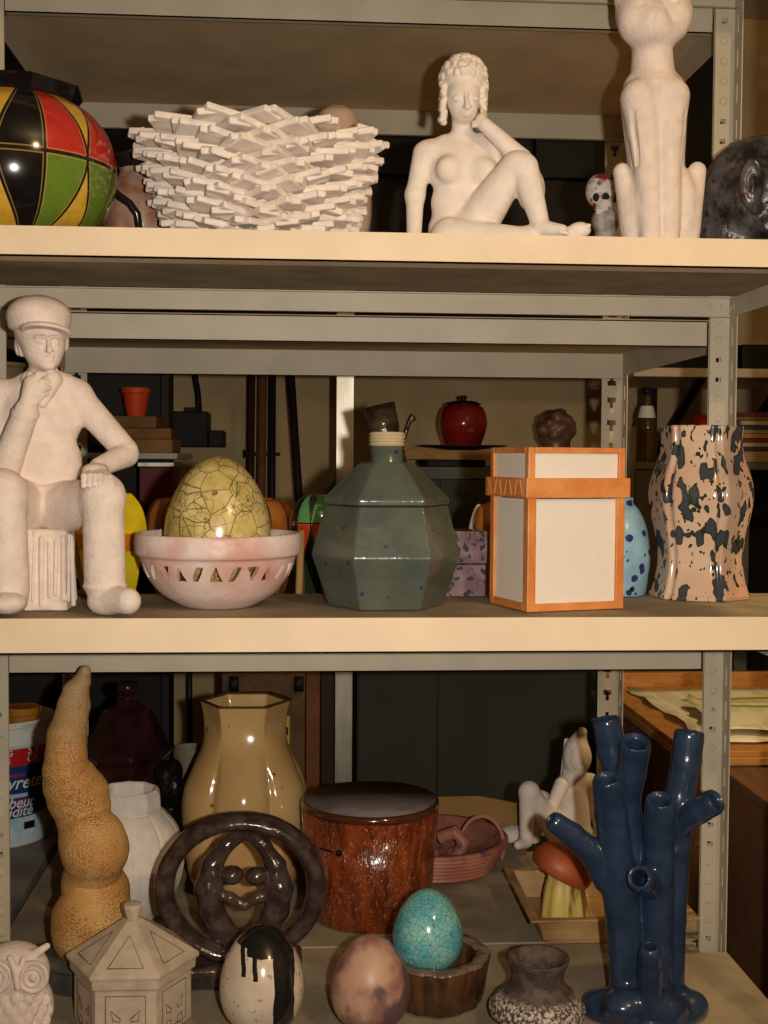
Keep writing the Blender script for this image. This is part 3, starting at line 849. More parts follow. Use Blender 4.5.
bevel(MB().box(-20*s_, 20*s_, -20*s_, 20*s_, 0, f.h(563)*s_).build('body', m.mat, t), .002)
bevel(MB().box(-21*s_, 21*s_, -21*s_, 21*s_, f.h(562)*s_, f.h(530)*s_).build('lid', m.mat, t), .002)

f = F(489, 1.97, BM_)
v, q = lathe(f, resample([(10, 0), (12, 2), (15, 40), (14, f.h(560)), (15, f.h(535)), (15.5, f.h(520)), (11, f.h(507)), (.01, f.h(502))], 7), 48)
tag(link('round_vase', v, q, plain('orange_brown_glaze', (188, 112, 52), .3, .5, var=.15), None, f.loc),
    'orange-brown round-topped piece between the jar and the orange-edged box, against the dark cabinet', 'vase')
f = F(478, 2.06, BM_)
v, q = lathe(f, egg_profile(14.5, f.h(504)), 48)
tag(link('white_egg', v, q, CLAY, None, f.loc), 'plain white egg-shaped piece peeking out left of the orange-brown round piece', 'egg')

f = F(108, 1.82, ZM)
m = Mat('yellow_orange_glaze', .3, .45); z = m.z/f.s
k = (z-f.h(541)+m.noise(8, 1)*8-4).abs().lt(8.5)
m.color(m.mix(k, m.mix(m.noise(30, 3).ramp(.35, .65), (222, 198, 32), (206, 176, 28)), (200, 112, 30))); YEL = m.mat
v, q = lathe(f, resample([(22, 0), (28, 4), (34, f.h(560)), (40, f.h(535)), (36, f.h(510)), (26, f.h(495)), (22, f.h(495)), (30, f.h(512)), (34, f.h(535)), (.01, 8)], 5), 6, phi=20)
tag(link('yellow_vase', v, q, YEL, None, f.loc, smooth=False), 'bright yellow and orange angular vase standing behind the seated boy', 'vase')

f = F(220, 2.08, BM_)
m = Mat('orange_segment_glaze', .3, .5); th = m.x.m('ARCTAN2', m.y)*(8/PI); m.color(m.mix((th-th.m('ROUND')).abs().lt(.05), m.mix(m.noise(20, 3).ramp(.35, .65), (196, 120, 50), (160, 84, 34)), (70, 40, 24)))
v, q = lathe(f, resample([(40, 0), (46, 3), (66, 40), (73, f.h(540)), (72, f.h(515)), (66, f.h(502)), (60, f.h(499)), (56, f.h(502)), (64, f.h(530)), (.01, 12)], 6), 16)
tag(link('orange_bowl', v, q, m.mat, None, f.loc, smooth=False), 'deep orange-brown segmented bowl behind the pink bowl and the yellow egg', 'bowl')
f = F(316, 1.99, BM_)
TOU = patch_material('green_red_black_glaze', f.h(522)*f.s, f.s*40, -44, 62, dict(low=(196, 58, 30), up=(84, 150, 92), dark=(18, 22, 30), gap=(34, 48, 32)))
v, q = lathe(f, resample([(16, 0), (20, 3), (18, 50), (24, f.h(540)), (27, f.h(522)), (22, f.h(505)), (13, f.h(496)), (.01, f.h(494))], 6), 40)
tag(link('patchwork_bird_vase', v, q, TOU, None, f.loc), 'small green, red and black glazed piece left of the blue-green jar', 'vase')
P = at(305, 560, 1.98)
tag(MB().tube([(P[0]-.012, 1.94, BM_), (P[0]-.006, 1.94, BM_+.17)], .006, 8).build('wooden_stick', plain('raw_wood', (176, 134, 84), .8, .2), smooth=True),
    'thin wooden stick standing between pink bowl and blue-green jar', 'stick')

# tilted dark bottle behind the jar's neck
f = F(392, 1.98, BM_)
MG = Mat('dark_metallic_glaze', .2, .6, .3); MG.color(MG.mix(MG.noise(40, 4).ramp(.4, .6), (58, 44, 30), (96, 80, 52))); MG.bump(MG.noise(60, 3), .004); MG = MG.mat
t = empty('spouted_bottle', f.loc, 'dark glazed bottle with tilted wide neck and thin spout behind the blue-green jar', 'bottle')
v, q = lathe(f, resample([(24, 0), (28, 3), (32, 60), (28, f.h(500)), (16, f.h(475)), (12, f.h(455)), (.01, f.h(452))], 6), 40); link('body', v, q, MG, t)
L = lambda u, y, v: f.L(u, y, v)*f.s
mb = MB().tube([L(392, 0, 470), L(388, 0, 446), L(384, 0, 428), L(378.5, 0, 405), L(378.8, 0, 406), L(384, 0, 428)], [8*f.s, 11*f.s, 15.5*f.s, 16.5*f.s, 13.5*f.s, 12*f.s], 32)
mb.build('neck', MG, t, smooth=True)
MB().tube([L(398, 0, 462), L(403, 0, 440), L(409, 0, 422), L(413, -1, 417), L(414, -1, 416)], [3*f.s, 2.6*f.s, 2.6*f.s, 4.6*f.s, 3*f.s], 16).build('spout', MG, t, smooth=True)

# ================================================================== lower shelf
# scaly horn on its stand
f = F(92, 1.79, ZL)
t = empty('scaly_horn', f.loc, 'twisted golden horn sculpture with scaly texture on a round grey stand', 'sculpture')
v, q = lathe(f, [(44, 0), (50, 2), (50, f.h(956)), (53, f.h(953)), (53, f.h(949)), (49, f.h(947)), (30, f.h(946)), (.01, f.h(946))], 48)
STN = plain('dark_stand', (64, 60, 58), .6, .3, c2=(96, 90, 84), vscale=30)
bevel(link('stand', v, q, STN, t, smooth=False), .001)
c = Clay(f, 5)
pts = [(85, 671, 6), (82, 681, 9), (76, 692, 13.5), (74, 705, 16.5), (71, 718, 17), (67, 735, 20), (66, 755, 21), (66, 770, 23.5), (71, 783, 28.5), (78, 796, 31.5),
       (82, 808, 29), (83, 819, 26.5), (87, 830, 28.5), (92, 841, 34), (95, 850, 34.5), (95, 862, 29), (91, 872, 27), (92, 882, 31), (96, 893, 34.5),
       (98, 902, 32), (95, 910, 36.5), (91, 920, 40), (89, 930, 38), (88, 940, 30)]
ch = []
for i, (u, v_, r) in enumerate(pts): ch.append((u, 9*math.sin(i*.8), v_, r*.97))
c.chain(ch, k=1.5)
m = Mat('golden_scales', .5, .35)
vo = m.voro(300, 'F1', (1, 1, 1.25), rnd=.6)
col = m.mix(m.noise(17, 3).ramp(.38, .62), (216, 174, 110), (200, 146, 82))
col = m.mix(vo.ramp(.40, .66)*m.noise(20, 2).ramp(.3, .65)*.7, col, (118, 74, 40))
col = m.mix((m.z/f.s).ramp(f.h(760), f.h(690))*.55, col, (176, 152, 116))
m.color(col); m.bump(vo*-1, .0012)
sculpt('horn', c, m.mat, t, step=1.2, floor=False)

# white round vase
f = F(128, 2.04, BL)
t = empty('round_vase', f.loc, 'white unglazed globe vase with ribbed seams and short wide neck, behind the horn', 'vase')
v, q = lathe(f, resample([(26, 0), (34, 3), (50, 28), (56, f.h(858)), (50, f.h(830)), (36, f.h(812)), (30, f.h(809))], 8), 240, lambda a, h: 1-.03*math.exp(-((((math.degrees(a)+8) % 36)-18)/1.6)**2)-.012*abs(math.sin(math.radians(((math.degrees(a)+26) % 36)*5))-1))
link('body', v, q, CLAY, t)
v, q = lathe(f, [(31, f.h(813)), (34, f.h(805)), (33, f.h(793)), (29, f.h(788)), (26, f.h(790)), (26, f.h(812))], 10, phi=6, close=False)
bevel(link('neck', v, q, CLAY, t, smooth=False), .002)

# tall beige vase
f = F(245, 2.16, BL)
m = Mat('beige_gloss_glaze', .13, .5, 0, .5); col = m.mix(m.noise(9, 3).ramp(.38, .64), (206, 170, 112), (190, 150, 94))
col = m.mix((m.z/f.s).gt(f.h(701)), col, (92, 56, 36))
m.color(m.mix(m.noise(44, 3).ramp(.68, .74), col, (140, 84, 52)))
ph = -4+f.view
prof = resample([(44, 0), (50, 5), (58, f.h(860)), (63, f.h(815)), (62, f.h(788)), (53, f.h(764)), (43, f.h(742)), (39, f.h(720)), (42, f.h(702)), (44.5, f.h(699))], 8)
def lob2(a, h):
    d = ((math.degrees(a)-ph+30) % 60)-30
    hexa = math.cos(PI/6)/math.cos(math.radians(d))
    k = min(1, max(0, (h-f.h(770))/(f.h(720)-f.h(770)))); lo = .84+.19*max(0, math.cos(math.radians(d*3)))**.5
    return (1-k)*lo+k*hexa*1.06
v, q = lathe(f, prof+[(r*.9, h) for r, h in reversed(prof) if h > 8]+[(.01, 8)], 180, lob2)
tag(link('tall_vase', v, q, m.mat, None, f.loc), 'tall glossy beige vase with six-sided flared mouth behind the dark ring sculpture', 'vase')

# ring of two figures
f = F(241, 1.78, ZL)
m = Mat('dark_lustre_glaze', .18, .6, .2); m.color(m.mix(m.noise(45, 4, .6).ramp(.42, .64), (58, 46, 44), (92, 76, 68))); m.bump(m.noise(60, 3), .0015); LUS = m.mat
c = Clay(f, 3.5)
c.t(241, 0, 887, 75.5, 67, 9.5, 18)
c.chain([(246, 0, 829, 8), (226, -2, 846, 7), (212, -2, 866, 10), (208, -2, 888, 13), (211, -2, 910, 13), (222, -2, 930, 12.5), (240, -1, 946, 10)])
c.chain([(247, 0, 829, 8), (264, -2, 846, 7), (276, -2, 866, 10), (280, -2, 888, 13), (276, -2, 910, 13), (265, -2, 930, 12.5), (246, -1, 946, 10)])
c.e(232, -6, 875, 11.5, 11, 9.5, k=2).e(256.5, -6, 876, 11.5, 11, 9.5, k=2)
c.c((222, -4, 879), (209, -3, 890), 5.5, 8).c((267, -4, 880), (279, -3, 890), 5.5, 8)
c.e(214, -8, 875, 5, 6, 5).e(276, -8, 876, 5, 6, 5).e(214, -8, 892, 6, 7, 6).e(272, -8, 893, 6, 7, 6)
c.chain([(214, -5, 893, 6.5), (230, -7, 898, 5.5), (243.5, -7, 905, 5)]).chain([(273, -5, 893, 6.5), (257, -7, 898, 5.5), (244.5, -7, 905, 5)])
c.c((219, -2, 928), (244, -1, 946), 9, 8).c((268, -2, 928), (246, -1, 946), 9, 8)
t = empty('ring_sculpture', f.loc, 'dark glossy ring sculpture framing two embracing figures around a heart', 'sculpture')
sculpt('ring', c, LUS, t, step=.95, floor=False)
b = Clay(f, 4); b.b(240, 0, (f.v0+958)/2, 62, 30, (f.v0-958)/2+2, 5)
sculpt('base', b, LUS, t, step=1.3)

# bark-carved drum box
f = F(370, 2.03, BL)
m = Mat('red_brown_bark_glaze', .2, .5, 0, .4)
n1 = m.noise(60, 4, .6, (1, 1, .22), warp=.02); col = m.mix(n1.ramp(.4, .6), (136, 60, 28), (92, 40, 22))
n2 = m.noise(85, 3, .55, (1, 1, .14), warp=.03)
col = m.mix((n2-.5).abs().lt(.008), col, (168, 112, 74)); m.color(col); m.bump(n1, .003); BARK = m.mat
t = empty('drum_box', f.loc, 'reddish brown bark-carved drum-shaped box with flat grey-brown lid', 'box')
v, q = lathe(f, [(58, 0), (61, 2), (64, 40), (68.5, f.h(806)), (64, f.h(806)), (56, 8), (.01, 8)], 72, lambda a, h: 1+.012*math.sin(3*a+1)+.008*math.sin(7*a))
link('body', v, q, BARK, t)
LIDB = plain('brown_gloss_rim', (88, 46, 30), .15, .6, var=.2, coat=.5)
v, q = lathe(f, [(64, f.h(805.5)), (68, f.h(805.5)), (69, f.h(803)), (68.5, f.h(800)), (66, f.h(798)), (64, f.h(799)), (.01, f.h(799))], 72, lambda a, h: 1+.012*math.sin(3*a+1))
o = link('lid', v, q, LIDB, t)
v, q = lathe(f, [(65, f.h(799.5)), (65.5, f.h(797.8)), (.01, f.h(797.2))], 64, lambda a, h: 1+.012*math.sin(3*a+1))
link('lid_top', v, q, plain('grey_brown_matt', (128, 116, 112), .5, .3, c2=(104, 92, 90), vscale=20), o)['label'] = 'matt grey-brown lid surface'
P = (f.L(338, -60, 853)*f.s)
MB().tube([P+np.array([-.028, .012, .004]), P+np.array([0, -.002, 0])], .0018, 8).tube([P, P+np.array([.001, -.004, 0])], .005, 10).build('latch_pin', BLACKG, t, smooth=True)

# pink ridged dish
f = F(434, 2.25, BL)
m = Mat('terracotta_pink', .5, .35); col = m.mix(m.noise(24, 4).ramp(.38, .62), (182, 120, 98), (158, 96, 78)); m.color(m.mix(m.noise(40, 3).ramp(.6, .68), col, (110, 80, 100))); TER = m.mat
t = empty('ridged_dish', f.loc, 'pinkish terracotta dish of ridged rings with a curled strap, right of the drum box', 'dish')
pr = [(50, 0)]
for i in range(7): pr += [(56+i*2.2, 3+i*4.2), (60.5+i*2.2, 4.5+i*4.2), (60.5+i*2.2, 6.4+i*4.2)]
pr += [(72, 33), (66, 33), (52, 16), (.01, 12)]
v, q = lathe(f, pr, 64); link('dish', v, q, TER, t)
mb = MB()
R = []
for i in range(19):
    a = i/18*PI*1.25-.3
    R.append((482-20*math.cos(a), 834+20 - 40*math.sin(max(0, min(PI, a)))*.62 if False else 846-28*math.sin(a)))
vv, ff = [], []
for i, (u, v_) in enumerate(R):
    for y, e in ((-18, 0), (12, 0), (12, 3.5), (-18, 3.5)):
        a = i/18*PI*1.25-.3
        vv.append(f.L(u-e*math.cos(a), y, v_-e*math.sin(a))*f.s)
for i in range(len(R)-1):
    for j in range(4): ff.append((i*4+j, i*4+(j+1) % 4, (i+1)*4+(j+1) % 4, (i+1)*4+j))
ff += [(0, 1, 2, 3), tuple(range(len(R)*4-4, len(R)*4))[::-1]]
mb.add(vv, ff).tube([f.L(*p)*f.s for p in ((440, -10, 838), (455, -16, 832), (464, -18, 842), (458, -20, 856), (446, -14, 862))], [7*f.s]*5, 10)
c = Clay(f, 4)
for i in range(9): c.e(420+rng.uniform(-18, 44), rng.uniform(-22, 25), 850+rng.uniform(-6, 8), rng.uniform(8, 14), rng.uniform(7, 12), rng.uniform(5, 11), k=3)
sculpt('ridged_lump', c, TER, t, step=1.5, floor=True)
mb.build('strap', TER, t, smooth=False, bev=.001)

# blue tubes
f = F(645, 1.635, ZL)
BLUE = Mat('deep_blue_glaze', .2, .5, 0, .4); BLUE.color(BLUE.mix(BLUE.noise(34, 4).ramp(.36, .66), (32, 48, 72), (46, 62, 84))); BLUE.bump(BLUE.noise(45, 3), .0012); BLUE = BLUE.mat
c = Clay(f, 3)
VB = f.v0-8
T_ = [[(635, -24, 747, 15.5), (631, -10, 772, 14.5), (626, 4, 800, 14), (630, 6, 830, 14)],
      [(607, -22, 784, 14.5), (611, -12, 815, 16), (620, -6, 890, 18), (626, -4, 950, 17), (628, -4, VB, 18)],
      [(556, -8, 823, 10.5), (572, -6, 835, 12), (592, -6, 852, 13), (606, -6, 880, 13)],
      [(607, 14, 724, 14.5), (612, 12, 752, 14), (624, 8, 800, 14), (634, 6, 860, 14), (640, 4, 930, 14), (642, 4, VB, 16)],
      [(660, -30, 805, 15), (659, -18, 832, 15.5), (658, -10, 890, 16), (656, -6, 950, 16), (655, -4, VB, 18)],
      [(689, 16, 737, 15), (686, 14, 762, 14.5), (679, 12, 800, 14.5), (675, 10, 850, 14.5), (671, 6, 920, 14.5), (668, 6, VB, 16)],
      [(712, -22, 803, 13), (700, -12, 810, 12.5), (680, 4, 824, 12), (674, 8, 834, 11)],
      [(650, -46, 953, 11), (650, -40, 970, 11.5), (650, -34, VB, 13)],
      [(641, -44, 879, 14), (646, -30, 882, 13), (653, -14, 888, 11.5)]]
for p in T_:
    c.chain(p, k=3)
    a, b = np.array(p[0][:3], float), np.array(p[1][:3], float)
    d = b-a; d /= np.linalg.norm(d); r = p[0][3]
    c.c(tuple(a-d*(r+16)), tuple(a-d*16), r+1, r+1, k=.8, neg=True)              # squares off the end
    c.c(tuple(a-d*18), tuple(a+d*20), r*.58, r*.5, k=1.2, neg=True)              # bore
c.e(645, -2, VB+3, 58, 46, 17, k=6)
for a in range(0, 360, 60): c.e(645+42*math.cos(math.radians(a)), -2+32*math.sin(math.radians(a)), VB+1, 21, 19, 15, k=10)
tag(sculpt('tube_sculpture', c, BLUE, None, f.loc, step=1.15), 'deep blue glossy coral-like sculpture of upright branching tubes at the right of the lower shelf', 'sculpture')

# white crouching figure at the back
f = F(560, 2.36, BL)
c = Clay(f, 4)
c.c((562, 2, 838), (530, -22, 793), 13, 9.5).e(529, -23, 790, 9.5, 9, 9).c((528, -23, 794), (526, -20, 838), 9, 6.5).c((526, -22, 842), (518, -34, 845), 6, 4.5)
c.c((564, 12, 838), (541, 8, 800), 13, 10).c((540, 8, 802), (534, 12, 840), 9, 6)
c.e(572, 6, 836, 20, 18, 16).c((574, 8, 830), (572, 8, 790), 17, 15).c((566, 4, 782), (590, 8, 782), 9, 9)
c.c((562, -2, 784), (550, -10, 812), 7.5, 6.5, k=2).c((550, -12, 812), (540, -22, 803), 6.5, 5, k=2)
c.c((577, 4, 778), (579, 2, 768), 8).e(579, 0, 757, 12.5, 13, 16).c((592, 8, 786), (600, 10, 830), 8, 6)
for i in range(4): c.c((541, -24+i*3, 802), (535, -26+i*3, 799), 1.8, k=.8)
t = empty('figurine', f.loc, 'white clay crouching figure with long hair and raised knee, behind the blue tubes', 'sculpture')
sculpt('body', c, CLAY, t, step=1.1)
h = Clay(f, 3); h.e(577, 4, 756, 14, 14, 20).c((574, 8, 750), (568, 10, 782), 9, 7).c((578, 8, 742), (582, 2, 732), 9, 5)
h.e(586, -14, 760, 10, 10, 14, neg=True)
for i in range(7): h.c((566+i*3, 16-i*2, 740), (561+i*3.4, 17-i*2, 782), 2, 1.6, k=1)
sculpt('hair', h, CLAY, t, step=1.0, floor=False)
f2 = F(513, 2.40, BL)
v, q = lathe(f2, resample([(.01, 0), (12, 1), (14, 6), (10, 13), (.01, 16)], 5), 32)
tag(link('white_pebble', v, q, CLAY, None, f2.loc), 'small white oval lump on the shelf left of the crouching figure', 'pebble')

# tray and mushroom
zr = .050; A_, B_, D_ = on(533, 921, BL+zr), on(502, 868, BL+zr), on(697, 914, BL+zr)
X0, X1, Ya, Yb = (A_[0]+B_[0])/2, D_[0], A_[1], B_[1]
SAND = Mat('ochre_tray_glaze', .3, .5); col = SAND.mix(SAND.noise(12, 4).ramp(.35, .65), (196, 160, 104), (160, 112, 70)); SAND.color(col); SAND = SAND.mat
ins = max(.02, on(562, 944, BL)[1]-Ya); wl = .007
def ring(i, z): return [(X0+i, Ya+i, z), (X1-i, Ya+i, z), (X1-i, Yb-i, z), (X0+i, Yb-i, z)]
vv = [p for r_ in (ring(ins, 0), ring(.012, zr-.006), ring(0, zr-.004), ring(0, zr), ring(.014, zr), ring(ins*.5+.008, .009)) for p in r_]
ff = []
for i in range(5):
    for j in range(4): ff.append((i*4+j, i*4+(j+1) % 4, (i+1)*4+(j+1) % 4, (i+1)*4+j))
ff += [(3, 2, 1, 0), (20, 21, 22, 23)]
o = tag(link('square_tray', vv, ff, SAND, None, (0, 0, BL), False), 'square ochre glazed tray with sloping sides and flat rim, holding the mushroom', 'tray')
bevel(o, .003, 3)
f = F(564, (Ya+Yb)/2-.01, BL+.0105)
t = empty('mushroom', f.loc, 'ceramic mushroom with orange-brown cap and yellow fluted stem sitting in the ochre tray', 'mushroom')
m = Mat('yellow_stem_glaze', .35, .4); m.color(m.mix(m.noise(45, 3, .5, (1, 1, .15)).ramp(.55, .62), (214, 190, 104), (140, 104, 50)))
v, q = lathe(f, resample([(20, 0), (23, 3), (21, f.h(896)), (17, f.h(878)), (15, f.h(868)), (.01, f.h(862))], 6), 60, lambda a, h: 1+.04*math.cos(9*a)); link('stem', v, q, m.mat, t)
m = Mat('orange_cap_glaze', .45, .4); m.color(m.mix(m.noise(14, 4).ramp(.35, .65), (172, 88, 50), (138, 64, 40)))
c = Clay(f, 3); c.e(562, 0, 867, 32, 29, 21, rot=(0, 30, 0)).e(551, 0, 891, 44, 42, 22, rot=(0, 30, 0), k=3, neg=True)
sculpt('cap', c, m.mat, t, step=1.0, floor=False)

# turquoise egg in the stump
f = F(431, 1.70, ZL)
m = Mat('brown_stump_glaze', .26, .5); n_ = m.noise(55, 4, .6, (1, 1, .3)); top = (m.z/f.s).gt(f.h(953))
m.color(m.mix(top, m.mix(n_.ramp(.4, .62), (92, 62, 38), (54, 37, 25)), m.mix(m.noise(20, 3).ramp(.4, .6), (128, 108, 92), (98, 80, 66)))); m.bump(n_, .006)
hT = f.h(950)
v, q = lathe(f, [(44, 0), (50, 3), (53, hT*.5), (56, hT-4), (54, hT), (44, hT), (42, hT-12), (38, hT-26), (.01, hT-34)], 72, lambda a, h: 1+.05*math.sin(2*a+.6)+.04*math.sin(3*a+2)+.05*math.cos(a-1.6)+.02*math.sin(9*a)+.015*math.sin(16*a+1))
tag(link('stump_holder', v, q, m.mat, None, f.loc), 'brown glazed tree-stump holder carrying the turquoise egg', 'stump')
TUR = mk_crackle('turquoise_crackle_glaze', (74, 168, 180), (146, 200, 192), (60, 84, 76), 120, .03, .14, .4)
fe = F(427.5, 1.70, ZL+(hT-21)*f.s)
v, q = lathe(fe, egg_profile(35.5, fe.h(889), k=.18), 64)
tag(link('turquoise_egg', v, q, TUR, None, fe.loc), 'turquoise crackle-glazed egg set in the brown stump', 'egg')

# white egg with black drips
f = F(262, 1.605, ZL)
hE = f.h(925); W_ = 42.5
m = Mat('white_drip_glaze', .15, .5, 0, .4)
x = m.x/f.s; z = m.z/f.s; zz = z+m.noise(45, 2)*9-4.5; xx = x+m.noise(30, 2)*7-3.5
front = m.y.lt(.25*W_*f.s)
cap = zz.gt(hE-14)
def strip(x0, hw, z0): return (xx-x0).abs().lt(hw)*z.gt(z0)
drip = strip(22, 9.5, -5).max(strip(-18, 2.2, hE-38)).max(strip(-6, 2.4, hE-41)).max((xx-8).abs().lt(22)*zz.gt(hE-22))*front
blk = cap.max(drip)
col = m.mix(m.noise(120, 3).ramp(.62, .7), m.mix(m.noise(20, 3).ramp(.35, .65), (222, 206, 184), (202, 182, 158)), (150, 128, 106))
m.color(m.mix(blk, col, (28, 28, 26)))
v, q = lathe(f, egg_profile(W_, hE, k=.15), 64)
tag(link('drip_egg', v, q, m.mat, None, f.loc), 'white glazed egg with black glaze dripping from its top, front row', 'egg')
f = F(370, 1.605, ZL)
m = Mat('smoke_fired_clay', .4, .35); n1 = m.noise(14, 4, .55); col = m.mix(n1.ramp(.4, .52), (190, 150, 124), (146, 104, 90)); col = m.mix(m.noise(19, 3, .5, (1, 1, .6)).ramp(.54, .6), col, (98, 78, 76)); m.color(col)
v, q = lathe(f, egg_profile(40, f.h(935), k=.16), 64)
tag(link('smoked_egg', v, q, m.mat, None, f.loc), 'pinkish brown smoke-marked egg in front of the drum box', 'egg')

# small speckled pot
f = F(537, 1.595, ZL)
m = Mat('speckled_rough_glaze', .55, .35); up = (m.z/f.s).ramp(f.h(995), f.h(989)); n1 = m.noise(210, 4, .7)
m.color(m.mix(up, m.mix(n1.ramp(.47, .55), (74, 56, 52), (206, 194, 178)), m.mix(m.noise(70, 3).ramp(.4, .6), (70, 56, 50), (100, 84, 74)))); m.bump(n1, .002)
prof = resample([(30, 0), (36, 4), (47, 24), (47, f.h(1012)), (43.5, f.h(999)), (34, f.h(989.5)), (27, f.h(982)), (26.5, f.h(971)), (30.5, f.h(961)), (32, f.h(957))], 6)
inn = [(28.5, f.h(957)), (23, f.h(970)), (22.5, f.h(982)), (38, f.h(1006)), (38, 22), (.01, 8)]
v, q = lathe(f, prof+inn, 64, lambda a, h: 1+.01*math.sin(3*a)); tag(link('small_pot', v, q, m.mat, None, f.loc), 'small round pot with dark matt neck and white-speckled body, front row', 'pot')

# lantern house
f = F(133, 1.655, ZL)
ph = -8+f.view
DKG = plain('dark_wash_in_grooves', (104, 92, 80), .9, .1)
t = empty('lantern_house', f.loc, 'grey-stained clay lantern shaped like a six-sided house with pointed roof', 'lantern')
hEv = f.h(956); hAp = f.h(919)
Rb, Re = 58, 66
v, q = lathe(f, [(Rb, 0), (Rb, hEv-13), (Rb+4, hEv-12), (Rb+5, hEv-1), (.01, hEv-1)], 6, phi=30+ph)
body = link('body', v, q, CLAYG, t, smooth=False); bevel(body, .0015)
v, q = lathe(f, [(Re-8, hEv-2), (Re, hEv-1), (Re, hEv+3), (9, hAp+1), (.01, hAp+1)], 6, phi=30+ph)
roof = link('roof', v, q, CLAYG, t, smooth=False); bevel(roof, .0015)
v, q = lathe(f, [(6, hAp-2), (7, hAp+3), (10, hAp+12), (9.5, hAp+16), (.01, hAp+17)], 8); bevel(link('finial', v, q, CLAYG, t, smooth=False), .001)
def wall_pt(k, x, h, R0, R1=None, h0=0, h1=1, out=.0):
    "point on side k: x across, h up, on a face running from circumradius R0 at h0 to R1 at h1"
    R1 = R0 if R1 is None else R1
    r = (R0+(R1-R0)*(h-h0)/(h1-h0))*math.cos(PI/6)+out
    a = math.radians(60*k+ph)
    return np.array([(r*math.sin(a)+x*math.cos(a))*f.s, (-r*math.cos(a)+x*math.sin(a))*f.s, h*f.s])
gro = MB(); grr = MB()
def groove(mb, pts, **kw):
    P_ = [wall_pt(*p, **kw) for p in pts]
    mb.tube(P_+[P_[0]], [.0008]*(len(P_)+1), 6)
for k in (-1, 0, 1):
    y1 = hEv-19; y0 = max(5, y1-62)
    groove(gro, [(k, -19, y0, Rb), (k, 19, y0, Rb), (k, 19, y1, Rb), (k, -19, y1, Rb)])
    for sx in (-1, 1):
        for (ya, yb) in ((y1-14, y1-24), (y1-42, y1-32)):
            groove(gro, [(k, sx*5, (ya+yb)/2-3, Rb), (k, sx*14, ya, Rb), (k, sx*12, yb, Rb), (k, sx*5.5, yb-1, Rb)])
    kw = dict(R1=9, h0=hEv+3, h1=hAp+1)
    groove(grr, [(k, -17, hEv+8, Re), (k, 17, hEv+8, Re), (k, 0, hEv+29, Re)], **kw)
gro.build('incised_panels', DKG, body, smooth=True); grr.build('incised_triangles', DKG, roof, smooth=True)

# owl
f = F(14, 1.64, ZL)
c = Clay(f, 5)
c.e(16, 0, 1006, 37, 30, 40).e(14, -2, 972, 35, 29, 30).c((26, -12, 960), (47, -10, 946), 6, 3.2, k=3).c((2, -12, 960), (-19, -10, 946), 6, 3.2, k=3)
for x in (33, -4):
    c.e(x, -25, 977, 16, 7, 17, k=3).t(x, -31, 977, 13.5, 14.5, 1.6, 2.4, k=1).t(x, -31.5, 977, 8.5, 9, 1.5, 2.4, k=1).e(x, -31.5, 978, 4, 3.5, 4.2, k=1)
c.chain([(10, -28, 958, 3), (16, -33, 972, 3.6), (17.5, -37, 988, 3)], k=2).c((24, -28, 958), (17, -33, 974), 2.6, 2.5, k=2)
for r_ in range(4):
    for i in range(7):
        a = (i-3+.5*(r_ % 2))*.36
        c.e(16+34*math.sin(a), -28*math.cos(a)-1, 1000+r_*10, 5, 2.4, 6, k=3)
tag(sculpt('owl_sculpture', c, CLAYP, None, f.loc, step=1.0), 'pale clay owl with ringed eyes and ear tufts in the bottom left corner', 'sculpture')

# ================================================================== the workshop behind
def mpx(Y): return Y/FPX
# the rear rack's lower shelf: jar, cup, bag, cardboard
f = F(128, 2.30, BL)
t = empty('brown_jar', f.loc, 'very dark red-brown faceted jar with knobbed lid behind the white globe vase', 'jar')
DRB = plain('dark_red_brown_glaze', (54, 26, 26), .16, .5, c2=(30, 16, 17), vscale=25)
v, q = lathe(f, [(30, 0), (38, 4), (43, f.h(790)), (41, f.h(757)), (.01, f.h(757))], 8, phi=12); bevel(link('body', v, q, DRB, t, smooth=False), .003)
v, q = lathe(f, [(42, f.h(757)), (44, f.h(752)), (43, f.h(748)), (24, f.h(709)), (12, f.h(704)), (8, f.h(699)), (.01, f.h(699))], 8, phi=12); o = link('lid', v, q, DRB, t, smooth=False); bevel(o, .003)
v, q = lathe(f, resample([(6, f.h(700)), (6, f.h(695)), (10, f.h(689)), (8, f.h(682)), (.01, f.h(680))], 5), 20); link('knob', v, q, DRB, o)
f = F(190, 2.40, BL)
v, q = lathe(f, resample([(13, 0), (15, 3), (15, f.h(770)), (16.5, f.h(752)), (16.5, f.h(748)), (14.5, f.h(748)), (13, f.h(765)), (.01, 6)], 5), 40)
tag(link('grey_beaker', v, q, plain('grey_stoneware', (138, 126, 108), .5, .3, var=.12), None, f.loc), 'tall grey stoneware beaker left of the beige vase', 'beaker')
f = F(171, 2.20, BL)
c = Clay(f, 8)
for i in range(14): c.e(170+rng.uniform(-6, 6), rng.uniform(-8, 8), rng.uniform(768, f.v0), rng.uniform(7, 12), rng.uniform(7, 12), rng.uniform(8, 18), k=4)
tag(sculpt('plastic_bag', c, PLAS, None, f.loc, step=1.4), 'crumpled black plastic bag between the white globe vase and the tall beige vase', 'bag')
CARD = plain('cardboard', (166, 126, 76), .85, .15, var=.1, vscale=20)
pp = [at(436, 820, 2.465), at(479, 820, 2.465), at(520, 828, 2.445), at(560, 830, 2.465)]
mb = MB(); zc = [at(440, 797, 2.465)[2], at(479, 796, 2.465)[2], at(521, 804, 2.445)[2], at(560, 815, 2.465)[2]]
vv = []
for p_, z_ in zip(pp, zc):
    for dy in (0, .003): vv += [(p_[0], p_[1]+dy, BL), (p_[0], p_[1]+dy, z_)]
ff = []
